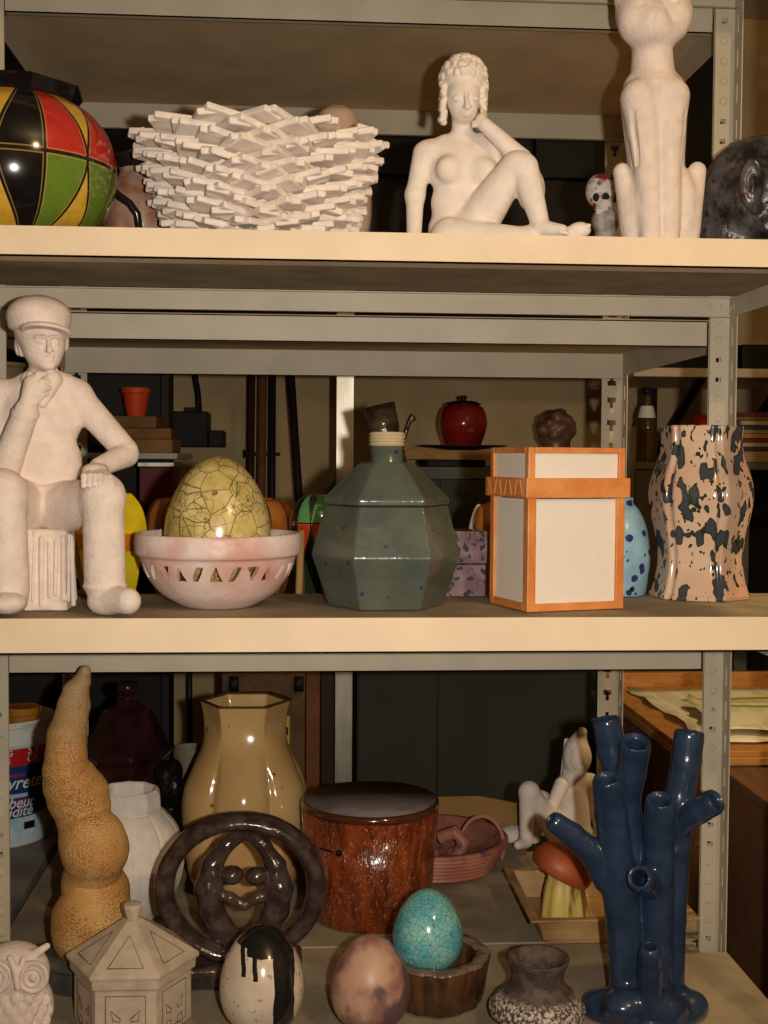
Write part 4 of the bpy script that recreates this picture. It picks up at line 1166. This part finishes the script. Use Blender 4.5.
for i in range(3):
    a, b = i*4, i*4+4
    ff += [(a, b, b+1, a+1), (a+2, a+3, b+3, b+2), (a+1, b+1, b+3, a+3), (a, a+2, b+2, b)]
ff += [(0, 1, 3, 2), (12, 14, 15, 13)]
tag(mb.add(vv, ff).build('cardboard_strip', CARD), 'bent strip of brown cardboard standing along the back of the lower shelf', 'cardboard')

# side table with the bucket
TAB = plain('grey_table', (150, 144, 132), .7, .2, c2=(124, 118, 108), vscale=10)
t = empty('side_table', (-.972, 2.45, 0), 'grey side table left of the racks carrying the white plastic bucket', 'table')
bevel(MB().box(-.5, .5, -.5, .5, ZL-.03, ZL).build('table_top', TAB, t), .003)
for sx in (-.47, .47):
    for sy in (-.47, .47): MB().box(sx-.02, sx+.02, sy-.02, sy+.02, 0, ZL-.03).build('leg', TAB, t)
ZLt = ZL+.0012
f = F(2, 2.47, ZLt)
WPL = plain('white_plastic', (222, 222, 214), .4, .4)
t = empty('plastic_bucket', f.loc, 'white plastic tub with red and blue moisture-absorber label at the far left', 'bucket')
hR = f.h(714)
def br(h): return 44+6*h/hR
prof = [(br(0)-2, 0), (br(0), 2)]+[(br(h), h) for h in np.linspace(4, hR-26, 6)]+[(br(hR-25)+1.5, hR-25), (br(hR-18)+2, hR-18), (br(hR-17), hR-16), (br(hR), hR-4), (br(hR)+1.5, hR-3), (br(hR)+1.5, hR), (br(hR)-2, hR), (br(hR-40)-2.5, hR-40), (44, 5), (.01, 4)]
v, q = lathe(f, prof, 72); link('tub', v, q, WPL, t)
HF = lambda v: f.L(f.u0, -47, v)[2]
LB = Mat('printed_label', .35, .4); z = LB.z/f.s
col = LB.mix((z+LB.noise(30, 2)*8-4).gt(HF(820)), LB.mix(LB.noise(25, 3).ramp(.35, .6), (150, 196, 216), (206, 224, 228)), (28, 62, 120))
col = LB.mix(z.gt(HF(768)), col, (186, 34, 36)); LB.color(col)
lab_h0, lab_h1 = HF(852), HF(743)
v, q = lathe(f, [(br(h)+.35, h) for h in np.linspace(max(5, lab_h0), lab_h1, 8)], 72, close=False)
label_o = link('printed_label', v, q, LB.mat, t)
v, q = lathe(f, [(br(lab_h1)-.1, lab_h1), (br(lab_h1)+.35, lab_h1)], 72, close=False)
def wrap_text(txt, u, vv_, size, mat, shear=.3, name='lettering', off=.75):
    cu = bpy.data.curves.new('t', 'FONT'); cu.body = txt; cu.size = size*f.s*1.38; cu.shear = shear; cu.align_x = 'LEFT'; cu.offset = .035*size*f.s*.4
    ob = bpy.data.objects.new('t', cu); C.objects.link(ob); bpy.context.view_layer.update()
    me = bpy.data.meshes.new_from_object(ob.evaluated_get(bpy.context.evaluated_depsgraph_get())); bpy.data.objects.remove(ob)
    h0 = f.L(f.u0, -47, vv_)[2]; a0 = math.asin(max(-1, min(1, (u-f.u0)/50)))-math.radians(-f.view)*-1
    a0 = math.asin(max(-1, min(1, (u-f.u0)/49)))+math.radians(f.view)
    for w_ in me.vertices:
        h = h0+w_.co.y/f.s; r = (br(h)+off)*f.s; a = a0+w_.co.x/(48*f.s)
        w_.co = (r*math.sin(a), -r*math.cos(a), h*f.s)
    me.materials.clear(); me.materials.append(mat)
    o = bpy.data.objects.new(name, me); C.objects.link(o); o.parent = label_o; return o
WINK = plain('white_ink', (232, 228, 220), .4, .3); RINK = plain('red_ink', (170, 50, 48), .4, .3); KINK = plain('black_ink', (22, 24, 30), .4, .3)
wrap_text('5.5', 26, 757, 8, WINK, 0); wrap_text('GR', 26, 765, 7, WINK, 0); wrap_text('G', 6.5, 757, 6, WINK, 0); wrap_text('S', 6.5, 765, 6, WINK, 0)
wrap_text('vrete', 6, 791, 13, WINK); wrap_text('beur', 8, 810, 10.5, WINK); wrap_text('idité', 8, 819, 10.5, WINK)
def patch(u0, u1, v0_, v1_, mat, name):
    a0, a1 = (math.asin((u-f.u0)/49)+math.radians(f.view) for u in (u0, u1)); vv, ff = [], []
    for i in range(7):
        a = a0+(a1-a0)*i/6
        for h in (f.L(f.u0, -47, v1_)[2], f.L(f.u0, -47, v0_)[2]): r = (br(h)+.7)*f.s; vv.append((r*math.sin(a), -r*math.cos(a), h*f.s))
    for i in range(6): ff.append((2*i, 2*i+2, 2*i+3, 2*i+1))
    o = link(name, vv, ff, mat, label_o); return o
patch(24, 35, 826, 833.5, KINK, 'printed_square'); patch(5, 27, 796, 800, plain('pale_ink', (190, 196, 206), .4, .3), 'printed_band')
patch(6, 24, 776, 778.5, RINK, 'printed_line'); patch(7, 26, 802, 804, RINK, 'printed_line'); patch(24, 35, 835, 838, WINK, 'printed_line')
# pour lug and what is in the tub
h_ = hR-14; lug = MB(); vv = []
for a in np.linspace(math.asin(4/50.)+math.radians(f.view), math.asin(20/50.)+math.radians(f.view), 6):
    for r_, h in ((br(h_)+.5, h_-4), (br(h_)+3.5, h_-4), (br(h_)+3.5, h_+8), (br(h_)+.5, h_+9)): vv.append((r_*math.sin(a)*f.s, -r_*math.cos(a)*f.s, h*f.s))
ff = [(0, 1, 2, 3), (23, 22, 21, 20)]
for i in range(5):
    for j in range(4): ff.append((i*4+j, i*4+(j+1) % 4, i*4+4+(j+1) % 4, i*4+4+j))
lug.add(vv, ff).build('pour_lug', WPL, t)
ORP = plain('ochre_plastic', (190, 122, 34), .5, .35, var=.1)
for (u, y, r_, vt, lab) in ((23, 8, 16, 706, 'ochre round container standing in the white plastic tub, nearest the horn'), (-17, 2, 18, 697, 'ochre container inside the white plastic tub, mostly hidden by the rack post')):
    fo = F(u, 2.47+y*mpx(2.47), ZLt+6*f.s)
    v, q = lathe(fo, [(r_, 0), (r_, fo.h(vt+8)), (r_+1, fo.h(vt+7)), (r_+1, fo.h(vt)), (r_-1, fo.h(vt)-.5), (.01, fo.h(vt)-1)], 40)
    bevel(tag(link('ochre_pot', v, q, ORP, None, fo.loc, smooth=False), lab, 'container'), .001)
BLK = plain('matt_black', (20, 18, 17), .6, .3)
P = at(20, 700, 2.80)
bevel(tag(MB().box(P[0]-.32, P[0]+.095, 2.74, 2.92, ZLt, at(20, 655, 2.8)[2]).build('black_crate', BLK), 'black crate on the side table behind the white tub', 'crate'), .006)

# chest with newspapers, dark cabinet beside it
CX = at(625, 705, 2.77); zc = CX[2]; x0c = CX[0]
WOODO = Mat('orange_pine', .5, .35); g = WOODO.noise(16, 4, .6, (.25, 1, 4), warp=.05); WOODO.color(WOODO.mix(g.ramp(.35, .65), (196, 142, 74), (170, 112, 54))); WOODO = WOODO.mat
WOODD = Mat('dark_brown_wood', .55, .3); g = WOODD.noise(10, 4, .6, (3, .4, .4), warp=.03); WOODD.color(WOODD.mix(g.ramp(.35, .65), (124, 86, 60), (98, 66, 46))); WOODD = WOODD.mat
t = empty('low_cupboard', (0, 0, 0), 'low wooden cupboard with orange pine top spread with newspapers, right behind the racks', 'cupboard')
bevel(MB().box(x0c+.012, 1.75, 2.335, 2.985, .06, zc-.028).build('carcass', WOODD, t), .002)
bevel(MB().box(x0c, 1.77, 2.315, 2.99, zc-.028, zc-.012).box(x0c+.004, 1.77, 2.32, 2.99, zc-.012, zc).build('top', WOODO, t), .002)
bevel(MB().box(x0c, 1.77, 2.99, 3.012, zc-.1, at(680, 672, 3.0)[2]).build('backboard', WOODO, t), .002)
MB().box(x0c+.03, 1.74, 2.36, 2.96, 0, .06).build('plinth', WOODD, t)
def paper(name, cx, cy, w_, d_, rz, z_, label, seed):
    m = Mat(name+'_print', .8, .1)
    x, y = m.x, m.y
    ln = ((y*(1/.0045)).m('FRACT').gt(.45))*((x*(1/.09)).m('FRACT').lt(.88))
    blk = m.noise(7, 1, .2).gt(.5)
    col = m.mix(ln*blk*.5, (236, 228, 196), (170, 160, 136))
    col = m.mix((y-d_*.27).abs().lt(.014)*(x.gt(-w_*.36)), col, (142, 168, 62))
    col = m.mix((x-w_*.12).abs().lt(.045)*(y-d_*.08).abs().lt(.022), col, (176, 66, 54))
    col = m.mix((x-w_*.3).abs().lt(.05)*(y+d_*.22).abs().lt(.03), col, (120, 112, 122))
    m.color(col)
    n = 14; vv, ff = [], []
    for j in range(n+1):
        for i in range(n+1):
            x_, y_ = (i/n-.5)*w_, (j/n-.5)*d_
            z0 = .0012+.004*(math.sin(7*i/n+seed)*math.sin(5*j/n+seed)+1)*.5+(.012*max(0, abs(i/n-.5)*2-.86)/.14)*(math.sin(j*1.3+seed)*.5+.5)
            vv.append((x_+.006*math.sin(j*1.7+seed)*(i in (0, n)), y_+.006*math.sin(i*2.1+seed)*(j in (0, n)), z0))
    for j in range(n):
        for i in range(n): a = j*(n+1)+i; ff.append((a, a+1, a+n+2, a+n+1))
    o = link(name, vv, ff, m.mat, None, (cx, cy, z_), True, (0, 0, rz))
    s_ = o.modifiers.new('thick', 'SOLIDIFY'); s_.thickness = .001; s_.offset = 1
    return tag(o, label, 'newspaper')
paper('newspaper', x0c+.375, 2.655, .64, .56, .02, zc+.001, 'newspaper with a green stripe spread on the pine cupboard top, nearest its left edge', 1.)
paper('newspaper', x0c+.305, 2.545, .40, .30, -.13, zc+.0185, 'smaller newspaper with a red block lying across the first one, right of the rack post', 2.6)
K = at(733, 777, 2.22); xk, zk = K[0], K[2]
t = empty('dark_cabinet', (0, 0, 0), 'dark brown wooden cabinet at the right edge beyond the rack post', 'cabinet')
bevel(MB().box(xk+.006, 1.6, 1.2, 2.285, .05, zk-.02).build('carcass', WOODD, t), .002)
bevel(MB().box(xk, 1.61, 1.19, 2.29, zk-.02, zk).build('top', WOODD, t), .003)
MB().box(xk+.03, 1.58, 1.23, 2.26, 0, .05).build('plinth', WOODD, t)

# tall dark green-grey cabinet with the board and jars
DGM = plain('dark_green_grey_metal', (62, 64, 52), .6, .3, var=.1, vscale=5)
xa, xb, ya = at(357, 700, 3.45)[0], at(606, 700, 3.45)[0], 3.45; zt = at(440, 467, 3.45)[2]
t = empty('metal_cabinet', (0, 0, 0), 'dark green-grey two-door metal cabinet against the back wall', 'cabinet')
bevel(MB().box(xa, xb, ya+.012, 4.12, .04, zt-.004).build('carcass', DGM, t), .003)
xm = at(437, 740, ya)[0]
for a, b, hs in ((xa+.004, xm-.003, -1), (xm+.003, xb-.004, 1)):
    d = bevel(MB().box(a, b, ya, ya+.011, .05, zt-.035).build('door', DGM, t), .002)
    hx_ = xm+hs*.03
    bevel(MB().box(hx_-.006, hx_+.006, ya-.022, ya-.001, zt-.52, zt-.40).build('handle', DGM, d), .003)
MB().box(xa-.003, xb+.003, ya-.006, 4.125, zt-.032, zt).build('top_rail', plain('grey_green_rail', (96, 98, 84), .6, .3), t)
MB().box(xa+.02, xb-.02, ya+.03, 4.1, 0, .04).build('plinth', DGM, t)
zb = at(440, 459.5, 3.5)[2]; zb2 = at(440, 450, 3.5)[2]
tag(bevel(MB().box(at(428, 460, 3.5)[0], at(487, 460, 3.5)[0], 3.52, 3.8, zt+.001, zb-.001).build('flat_case', BLK), .002), 'flat black case lying on the metal cabinet under the plank', 'case')
tag(bevel(MB().box(at(404, 460, 3.5)[0], at(602, 460, 3.5)[0], 3.48, 3.82, zb, zb2).build('plank', plain('pine_plank', (178, 134, 76), .6, .3, var=.1)), .002), 'pine plank laid across the flat black case on the metal cabinet', 'plank')
f = F(463, 3.60, zb2+.0012)
t_ = tag(link('saucer', *lathe(f, resample([(14, 0), (18, .5), (40, 3.2), (44, 4.2), (44, 4.8), (38, 4), (16, 1.6), (.01, 1.6)], 3), 48), plain('dark_saucer', (70, 56, 42), .3, .4), None, f.loc), 'flat dark saucer under the red lidded jar', 'saucer')
f = F(463, 3.60, zb2+.0012+1.9*f.s)
REDG = plain('deep_red_glaze', (160, 36, 28), .16, .5, c2=(104, 26, 24), vscale=16, coat=.4)
t = empty('red_jar', f.loc, 'round deep red glazed jar with knobbed lid on the plank', 'jar')
v, q = lathe(f, resample([(15, 0), (17, 1), (22.5, f.h(432)), (24, f.h(422)), (21, f.h(410)), (15.5, f.h(405)), (15, f.h(404.5))], 6), 48); link('body', v, q, REDG, t)
v, q = lathe(f, resample([(17, f.h(405)), (17.5, f.h(404)), (12, f.h(401.5)), (4, f.h(400.5)), (2.6, f.h(399.5)), (3.8, f.h(397.4)), (3, f.h(395.8)), (.01, f.h(395.3))], 5), 40)
link('lid', v, q, DARKB, t)
f = F(556, 3.60, zb2+.0012)
c = Clay(f, 3); c.e(556, 0, 429, 18.5, 18, 18).c((556, 0, 444), (556, 0, 451), 14)
for i in range(22):
    z_ = 1-2*(i+.5)/22; a = i*2.4; r_ = math.sqrt(1-z_*z_)
    c.e(556+15.5*r_*math.cos(a), 15.5*r_*math.sin(a), 428-15*z_, 5.8, 5.8, 5.5, k=3)
tag(sculpt('knobbly_pot', c, plain('brown_lustre', (136, 104, 84), .35, .5, c2=(96, 68, 56), vscale=20), None, f.loc, step=.9), 'brown knobbly round pot on the plank above the orange-edged box', 'pot')

# poles, strip, planks against the wall
def pole(u0, v0_, u1, v1_, Y, r_, col, label, name='pole', top=None):
    a, b = at(u0, v0_, Y), at(u1, v1_, Y); d = (b-a)/(b[2]-a[2])
    lo = a+d*(.002-a[2]); hi = a+d*((1.75 if top is None else at(u0, top, Y)[2])-a[2])
    return tag(MB().tube([lo, hi], r_, 14).build(name, plain(name+'_paint', col, .45, .4, var=.12), smooth=True), label, 'pole')
o = pole(251.5, 380, 250.5, 480, 3.96, .0125, (62, 40, 30), 'dark brown pole against the back wall, first left of the copper one')
bo_ = at(260, 454, 3.93)
MB().box(at(243, 454, 3.93)[0], at(245.5, 454, 3.93)[0]+.0, 3.980, 3.992, bo_[2]-.014, bo_[2]+.014).box(at(243, 454, 3.93)[0], at(280, 454, 3.93)[0], 3.980, 3.988, bo_[2]-.006, bo_[2]+.006).build('wall_clip', BLK, o)
pole(262.5, 380, 261.5, 480, 3.955, .014, (128, 84, 56), 'copper-brown pole against the back wall between two dark ones')
pole(272.5, 380, 272, 480, 3.96, .0115, (40, 30, 26), 'blackish pole against the back wall, just right of the copper one')
pole(291, 380, 299, 500, 3.90, .0135, (48, 36, 30), 'dark pole leaning away from the other three on the back wall')
pole(189.5, 680, 190, 740, 3.96, .009, (38, 30, 26), 'thin dark pole on the back wall seen above the grey beaker', top=600)
P0_, P1_ = at(335.5, 500, 3.3), at(354, 500, 3.3)
STR = Mat('galvanised_steel', .38, .5, .75); STR.color(STR.mix(STR.noise(30, 4, .6, (1, 1, .2)).ramp(.3, .7), (206, 200, 184), (168, 162, 146))); STR = STR.mat
mb = MB().box(P0_[0], P1_[0], 3.30, 3.302, .001, 2.1).box(P0_[0], P0_[0]+.002, 3.30, 3.33, .001, 2.1).box(P1_[0]-.002, P1_[0], 3.30, 3.33, .001, 2.1)
tag(mb.build('steel_upright', STR), 'shiny galvanised steel upright standing left of the metal cabinet', 'post')
a, b = at(306, 700, 3.35), at(320, 700, 3.35)
tag(bevel(MB().box(a[0], b[0], 3.34, 3.38, .001, at(310, 640, 3.35)[2]).build('wooden_batten', plain('brown_batten', (128, 78, 38), .6, .3, var=.12)), .002), 'brown wooden batten standing left of the steel upright', 'batten')
a, b = at(321, 700, 3.35), at(334, 700, 3.35)
tag(bevel(MB().box(a[0], b[0], 3.35, 3.39, .001, at(310, 645, 3.35)[2]).build('wooden_batten', plain('dark_batten', (62, 44, 30), .6, .3, var=.12)), .002), 'dark wooden batten squeezed between brown batten and steel upright', 'batten')
a, b = at(222, 700, 3.15), at(305, 700, 3.15)
t = empty('brown_board', (0, 0, 0), 'brown hardboard panel with black clips and yellow sticker behind the tall beige vase', 'board')
zt_ = at(260, 655, 3.15)[2]
bevel(MB().box(a[0], b[0], 3.15, 3.17, .001, zt_).build('panel', plain('brown_hardboard', (104, 78, 52), .7, .25, var=.15), t), .002)
for u in (234, 299):
    k = at(u, 684, 3.14); MB().tube([k+np.array([-.012, 0, 0]), k+np.array([.012, 0, 0])], .02, 12).build('clip', BLK, t, smooth=True)
k = at(286, 730, 3.148); MB().box(k[0]-.009, k[0]+.009, 3.1475, 3.1495, k[2]-.036, k[2]+.036).build('sticker', plain('yellow_sticker', (206, 176, 40), .5, .3), t)['label'] = 'yellow sticker'
k = at(286, 731, 3.147); MB().box(k[0]-.006, k[0]+.006, 3.1465, 3.1474, k[2]-.010, k[2]+.010).build('sticker_mark', KINK, t)

# black box on the wall, dark wall shelf with its things
k0, k1 = at(163, 447, 4.08), at(218, 412, 4.08)
t = empty('wall_mounted_box', (0, 0, 0), 'black electrical box with a cable on the back wall above the yellow egg', 'box')
bevel(MB().box(k0[0], k1[0]-.03, 4.03, YW-.001, k0[2], k1[2]).box(k1[0]-.03, k1[0]+.02, 4.06, YW-.001, k0[2], k1[2]-.06).build('housing', BLK, t), .004)
MB().tube([at(199, 412, 4.15), at(198, 395, 4.17), at(194, 372, 4.17), at(192, 340, 4.17)], .011, 10).build('cable', BLK, t, smooth=True)
MB().box(at(185, 409, 4.08)[0], at(196, 409, 4.08)[0], 4.06, 4.14, k1[2], k1[2]+.014).build('cable_gland', BLK, t)

xl_, xr_ = at(-40, 450, 3.2)[0], at(158, 450, 3.2)[0]
zlo, zhi = at(100, 640, 3.2)[2], at(100, 318, 3.2)[2]; zs1 = at(120, 453, 3.2)[2]; zs2 = at(120, 507, 3.2)[2]
t = empty('dark_shelf_unit', (0, 0, 0), 'tall black open shelf unit behind the seated boy', 'shelf')
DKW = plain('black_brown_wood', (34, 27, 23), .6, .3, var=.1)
mb = MB().box(xl_, xl_+.02, 3.2, 3.6, .001, zhi).box(xr_-.02, xr_, 3.46, 3.6, .001, zhi); mb.build('side_panel', DKW, t)
MB().box(xl_+.02, xr_-.02, 3.58, 3.6, .001, zhi).build('back_panel', DKW, t)
MB().box(xl_, xr_, 3.2, 3.6, zhi, zhi+.02).build('top', DKW, t)
o = MB().box(xl_+.021, at(178, 450, 3.14)[0], 3.12, 3.575, zs1-.014, zs1).build('shelf', plain('pale_shelf', (186, 180, 166), .5, .3), t); o['label'] = 'pale shelf sticking out to the right'
MB().box(xl_+.021, xr_-.021, 3.22, 3.575, zs2-.018, zs2).build('shelf', DKW, t)
z_ = zs1+.001
for (u0, u1, vt, col, rz, lab) in ((104, 172, 439, (150, 112, 68), 0, 'lowest cardboard sheet pack on the pale shelf behind the boy'),
                                   (112, 168, 428, (138, 100, 58), .06, 'middle cardboard sheet pack in the stack on the pale shelf'),
                                   (112, 158, 416, (128, 96, 60), -.05, 'topmost cardboard sheet pack in the stack, under the orange pot')):
    a, b = at(u0, 440, 3.2), at(u1, 440, 3.2); zt_ = at(130, vt, 3.2)[2]
    o = MB().box(-(b[0]-a[0])/2, (b[0]-a[0])/2, -.11, .11, 0, zt_-z_).build('cardboard_pack', plain('cardboard_brown', col, .8, .2, var=.1), None, ((a[0]+b[0])/2, 3.32, z_), rot=(0, 0, rz))
    bevel(tag(o, lab, 'cardboard'), .002); z_ = zt_+.001
f = F(136, 3.32, z_)
v, q = lathe(f, [(9, 0), (13, f.h(393)), (14.5, f.h(393)), (14.5, f.h(388)), (12.5, f.h(388)), (8, 2), (.01, 2)], 40)
bevel(tag(link('orange_pot', v, q, plain('orange_plastic', (206, 72, 26), .5, .35), None, f.loc, smooth=False), 'orange plastic flower pot on the cardboard stack behind the boy', 'pot'), .001)
a, b = at(139, 480, 3.24), at(184, 480, 3.24)
t = empty('red_box', (0, 0, 0), 'dark red box with a silver lid edge on the lower shelf of the black unit', 'box')
bevel(MB().box(a[0], b[0]-.028, 3.24, 3.43, zs2+.001, at(150, 467, 3.24)[2]).build('body', plain('dark_red', (108, 28, 28), .5, .3), t), .003)
bevel(MB().box(a[0]-.004, b[0]-.024, 3.235, 3.435, at(150, 467, 3.24)[2], at(150, 462, 3.24)[2]).build('lid', STR, t), .002)
f = F(40, 3.34, zs1+.001)
a, b = at(-16, 440, 3.3), at(32, 440, 3.3)
zt_ = at(10, 402, 3.3)[2]
bevel(tag(MB().box(a[0], b[0], 3.28, 3.45, zs1+.001, zt_).build('storage_box', DKW), 'dark storage box on the pale shelf behind the boy, mostly hidden', 'box'), .003)
f = F(5, 3.36, zt_+.001)
v, q = lathe(f, [(14, 0), (18, f.h(368)), (20, f.h(367)), (20, f.h(363)), (.01, f.h(362))], 40)
bevel(tag(link('white_tub', v, q, WPL, None, f.loc, smooth=False), 'small white tub at the left edge behind the boy\'s shoulder', 'tub'), .001)

# made-up dark cabinet, added to blacken the gap above the upper shelf
t = empty('gap_darkening_cabinet', (0, 0, 0), 'made-up long black cabinet added to darken the gap behind the upper shelf', 'cabinet')
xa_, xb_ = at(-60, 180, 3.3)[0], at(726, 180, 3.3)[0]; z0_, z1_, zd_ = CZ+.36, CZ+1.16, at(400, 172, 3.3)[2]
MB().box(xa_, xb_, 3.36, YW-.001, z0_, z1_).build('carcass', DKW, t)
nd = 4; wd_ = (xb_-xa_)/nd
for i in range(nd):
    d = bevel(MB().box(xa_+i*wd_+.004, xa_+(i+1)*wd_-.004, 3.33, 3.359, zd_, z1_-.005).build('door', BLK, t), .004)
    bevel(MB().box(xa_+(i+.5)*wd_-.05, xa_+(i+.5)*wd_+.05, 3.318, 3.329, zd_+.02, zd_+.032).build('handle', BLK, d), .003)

# right-hand background: grey cupboard, bottle, papers, wall shelf
GRY = plain('grey_cupboard_paint', (98, 92, 80), .6, .3, var=.08)
xg0, xg1 = xb+.012, 2.3; zg = at(700, 462, 3.3)[2]
t = empty('grey_cupboard', (0, 0, 0), 'grey open cupboard behind the right rack post carrying bottle and papers', 'cupboard')
xd = at(737, 500, 3.3)[0]
bevel(MB().box(xg0, xg1, 3.3, 3.95, zg-.02, zg).build('top', GRY, t), .002)
MB().box(xg0, xg0+.02, 3.3, 3.95, .05, zg-.02).box(xd, xd+.035, 3.3, 3.95, .05, zg-.02).box(xg1-.02, xg1, 3.3, 3.95, .05, zg-.02).build('upright_panel', GRY, t)
MB().box(xg0+.02, xg1-.02, 3.93, 3.95, .05, zg-.02).build('back_panel', DKW, t)
bevel(MB().box(xg0+.022, xd-.002, 3.302, 3.318, .06, zg-.022).build('door', plain('brown_grey_door', (84, 70, 54), .6, .3, var=.08), t), .002)
for z_ in (.05, .55): MB().box(xd+.036, xg1-.021, 3.33, 3.93, z_, z_+.018).build('shelf', GRY, t)
MB().box(xg0+.03, xg1-.03, 3.34, 3.93, 0, .05).build('plinth', DKW, t)
f = F(646, 3.45, zg+.001)
GL = Mat('brown_glass', .05, .5); GL.color((120, 96, 66)); GL.b.inputs['Transmission Weight'].default_value = .75; GL = GL.mat
t = empty('glass_bottle', f.loc, 'brown glass bottle with white neck label on grey cupboard, beside the rack post', 'bottle')
v, q = lathe(f, resample([(10, 0), (10.5, 2), (10.5, f.h(440)), (9.5, f.h(425)), (5.5, f.h(408)), (4, f.h(398)), (4, f.h(393))], 6), 32); link('body', v, q, GL, t)
v, q = lathe(f, [(4.6, f.h(395)), (4.8, f.h(388)), (.01, f.h(387))], 24); link('cap', v, q, BLK, t)
v, q = lathe(f, [(9.0, f.h(418)), (7.6, f.h(411)), (6.2, f.h(406))], 24, close=False); link('neck_label', v, q, WPL, t)
f = F(702, 3.45, zg+.001)
v, q = lathe(f, resample([(9, 0), (13, 12), (14, f.h(430)), (10, f.h(418)), (.01, f.h(414))], 5), 32)
tag(link('red_ball_vase', v, q, plain('bright_red', (176, 36, 30), .35, .4), None, f.loc), 'red rounded piece whose top shows over the rim of the speckled vase', 'vase')
cols = [(176, 152, 110), (70, 60, 56), (186, 174, 142), (120, 40, 40), (196, 132, 62), (160, 140, 96), (60, 52, 66), (188, 170, 120), (122, 96, 66), (96, 44, 48)]
z_ = zg+.001
for i, cl in enumerate(cols):
    th = .012 if i else .03
    bx_ = at(733+((i*7) % 5), 440, 3.36)[0]
    o = bevel(MB().box(-.16, .16, -.11, .11, 0, th-.001).build('magazine', plain('magazine_cover', cl, .6, .3, var=.08), None, (bx_+.165, 3.47, z_), rot=(0, 0, .03*math.sin(i*2))), .001)
    o['label'] = ['thick tan binder at the bottom of the magazine pile on the grey cupboard', 'charcoal magazine directly on the tan binder in the pile', 'pale grey-cream magazine third from the bottom of the pile',
                  'crimson magazine between a pale one and an orange one in the pile', 'orange magazine lying on the crimson one in the pile', 'khaki magazine lying on the orange one in the pile',
                  'bluish dark magazine in the upper half of the pile', 'yellow-cream magazine on the bluish dark one in the pile', 'brown magazine second from the top of the pile', 'plum magazine on top of the pile on the grey cupboard'][i]
    o['category'] = 'magazine'; o['group'] = 'magazines piled on the grey cupboard'; z_ += th
zw0, zw1 = at(700, 377, 3.6)[2], at(700, 368, 3.6)[2]; xw = at(634, 372, 3.6)[0]
t = empty('wall_shelf', (0, 0, 0), 'cream-edged shelf on the back wall above the bottle and magazines', 'shelf')
bevel(MB().box(xw, 2.4, 3.6, YW-.001, zw0, zw1).build('board', EDGE, t), .002)
for u in (690, 770):
    a, b = at(u, 385, 3.68), at(u-38, 432, 4.17)
    x_ = at(u-12, 400, 3.9)[0]
    MB().tube([(x_, 3.68, zw0), (x_, 4.17, zw0-.24)], .014, 8).box(x_-.012, x_+.012, 4.17, YW-.001, zw0-.30, zw0).build('bracket', BLK, t)
bevel(tag(MB().box(at(648, 360, 3.65)[0], at(738, 360, 3.65)[0], 3.64, 3.95, zw1+.001, at(700, 348, 3.65)[2]).build('black_case', BLK), 'black case on the cream-edged wall shelf behind the rack post', 'case'), .004)
bevel(tag(MB().box(at(741, 360, 3.65)[0], 2.2, 3.64, 3.95, zw1+.001, at(700, 344, 3.65)[2]).build('black_case', BLK), 'black case on the wall shelf running out at the right edge', 'case'), .004)

# ================================================================== light: the camera's flash and the warm room lamps
def lamp(name, kind, loc, power, col, **kw):
    d = bpy.data.lights.new(name, kind); d.energy = power; d.color = col
    for k, v in kw.items(): setattr(d, k, v)
    o = bpy.data.objects.new(name, d); C.objects.link(o); o.location = loc; return o
fl = lamp('flash_light', 'SPOT', tuple(CAM+RT*.085+UP*.01-_fw*.01), 79, (1., .925, .82), shadow_soft_size=.012, spot_size=math.radians(97), spot_blend=1.)
fl.rotation_euler = Vector(tuple(_fw+UP*.07)).to_track_quat('-Z', 'Y').to_euler()
lamp('ceiling_lamp_light', 'POINT', (1.0, -.1, CZ+1.05), 36, (1., .70, .36), shadow_soft_size=.06)
sl = lamp('side_lamp_light', 'SPOT', (1.5, 1.9, CZ+1.25), 62, (1., .70, .34), shadow_soft_size=.06, spot_size=math.radians(64), spot_blend=.5)
sl.rotation_euler = (Vector((.72, 2.12, CZ-.6))-Vector(sl.location)).to_track_quat('-Z', 'Y').to_euler()
w = bpy.data.worlds.new('world'); sc.world = w; w.use_nodes = True
w.node_tree.nodes['Background'].inputs[0].default_value = (1, .85, .65, 1); w.node_tree.nodes['Background'].inputs[1].default_value = .02
sc.view_settings.view_transform = 'Standard'; sc.view_settings.look = 'None'
sc.view_settings.exposure = 0; sc.view_settings.gamma = 1; sc.view_settings.use_curve_mapping = False
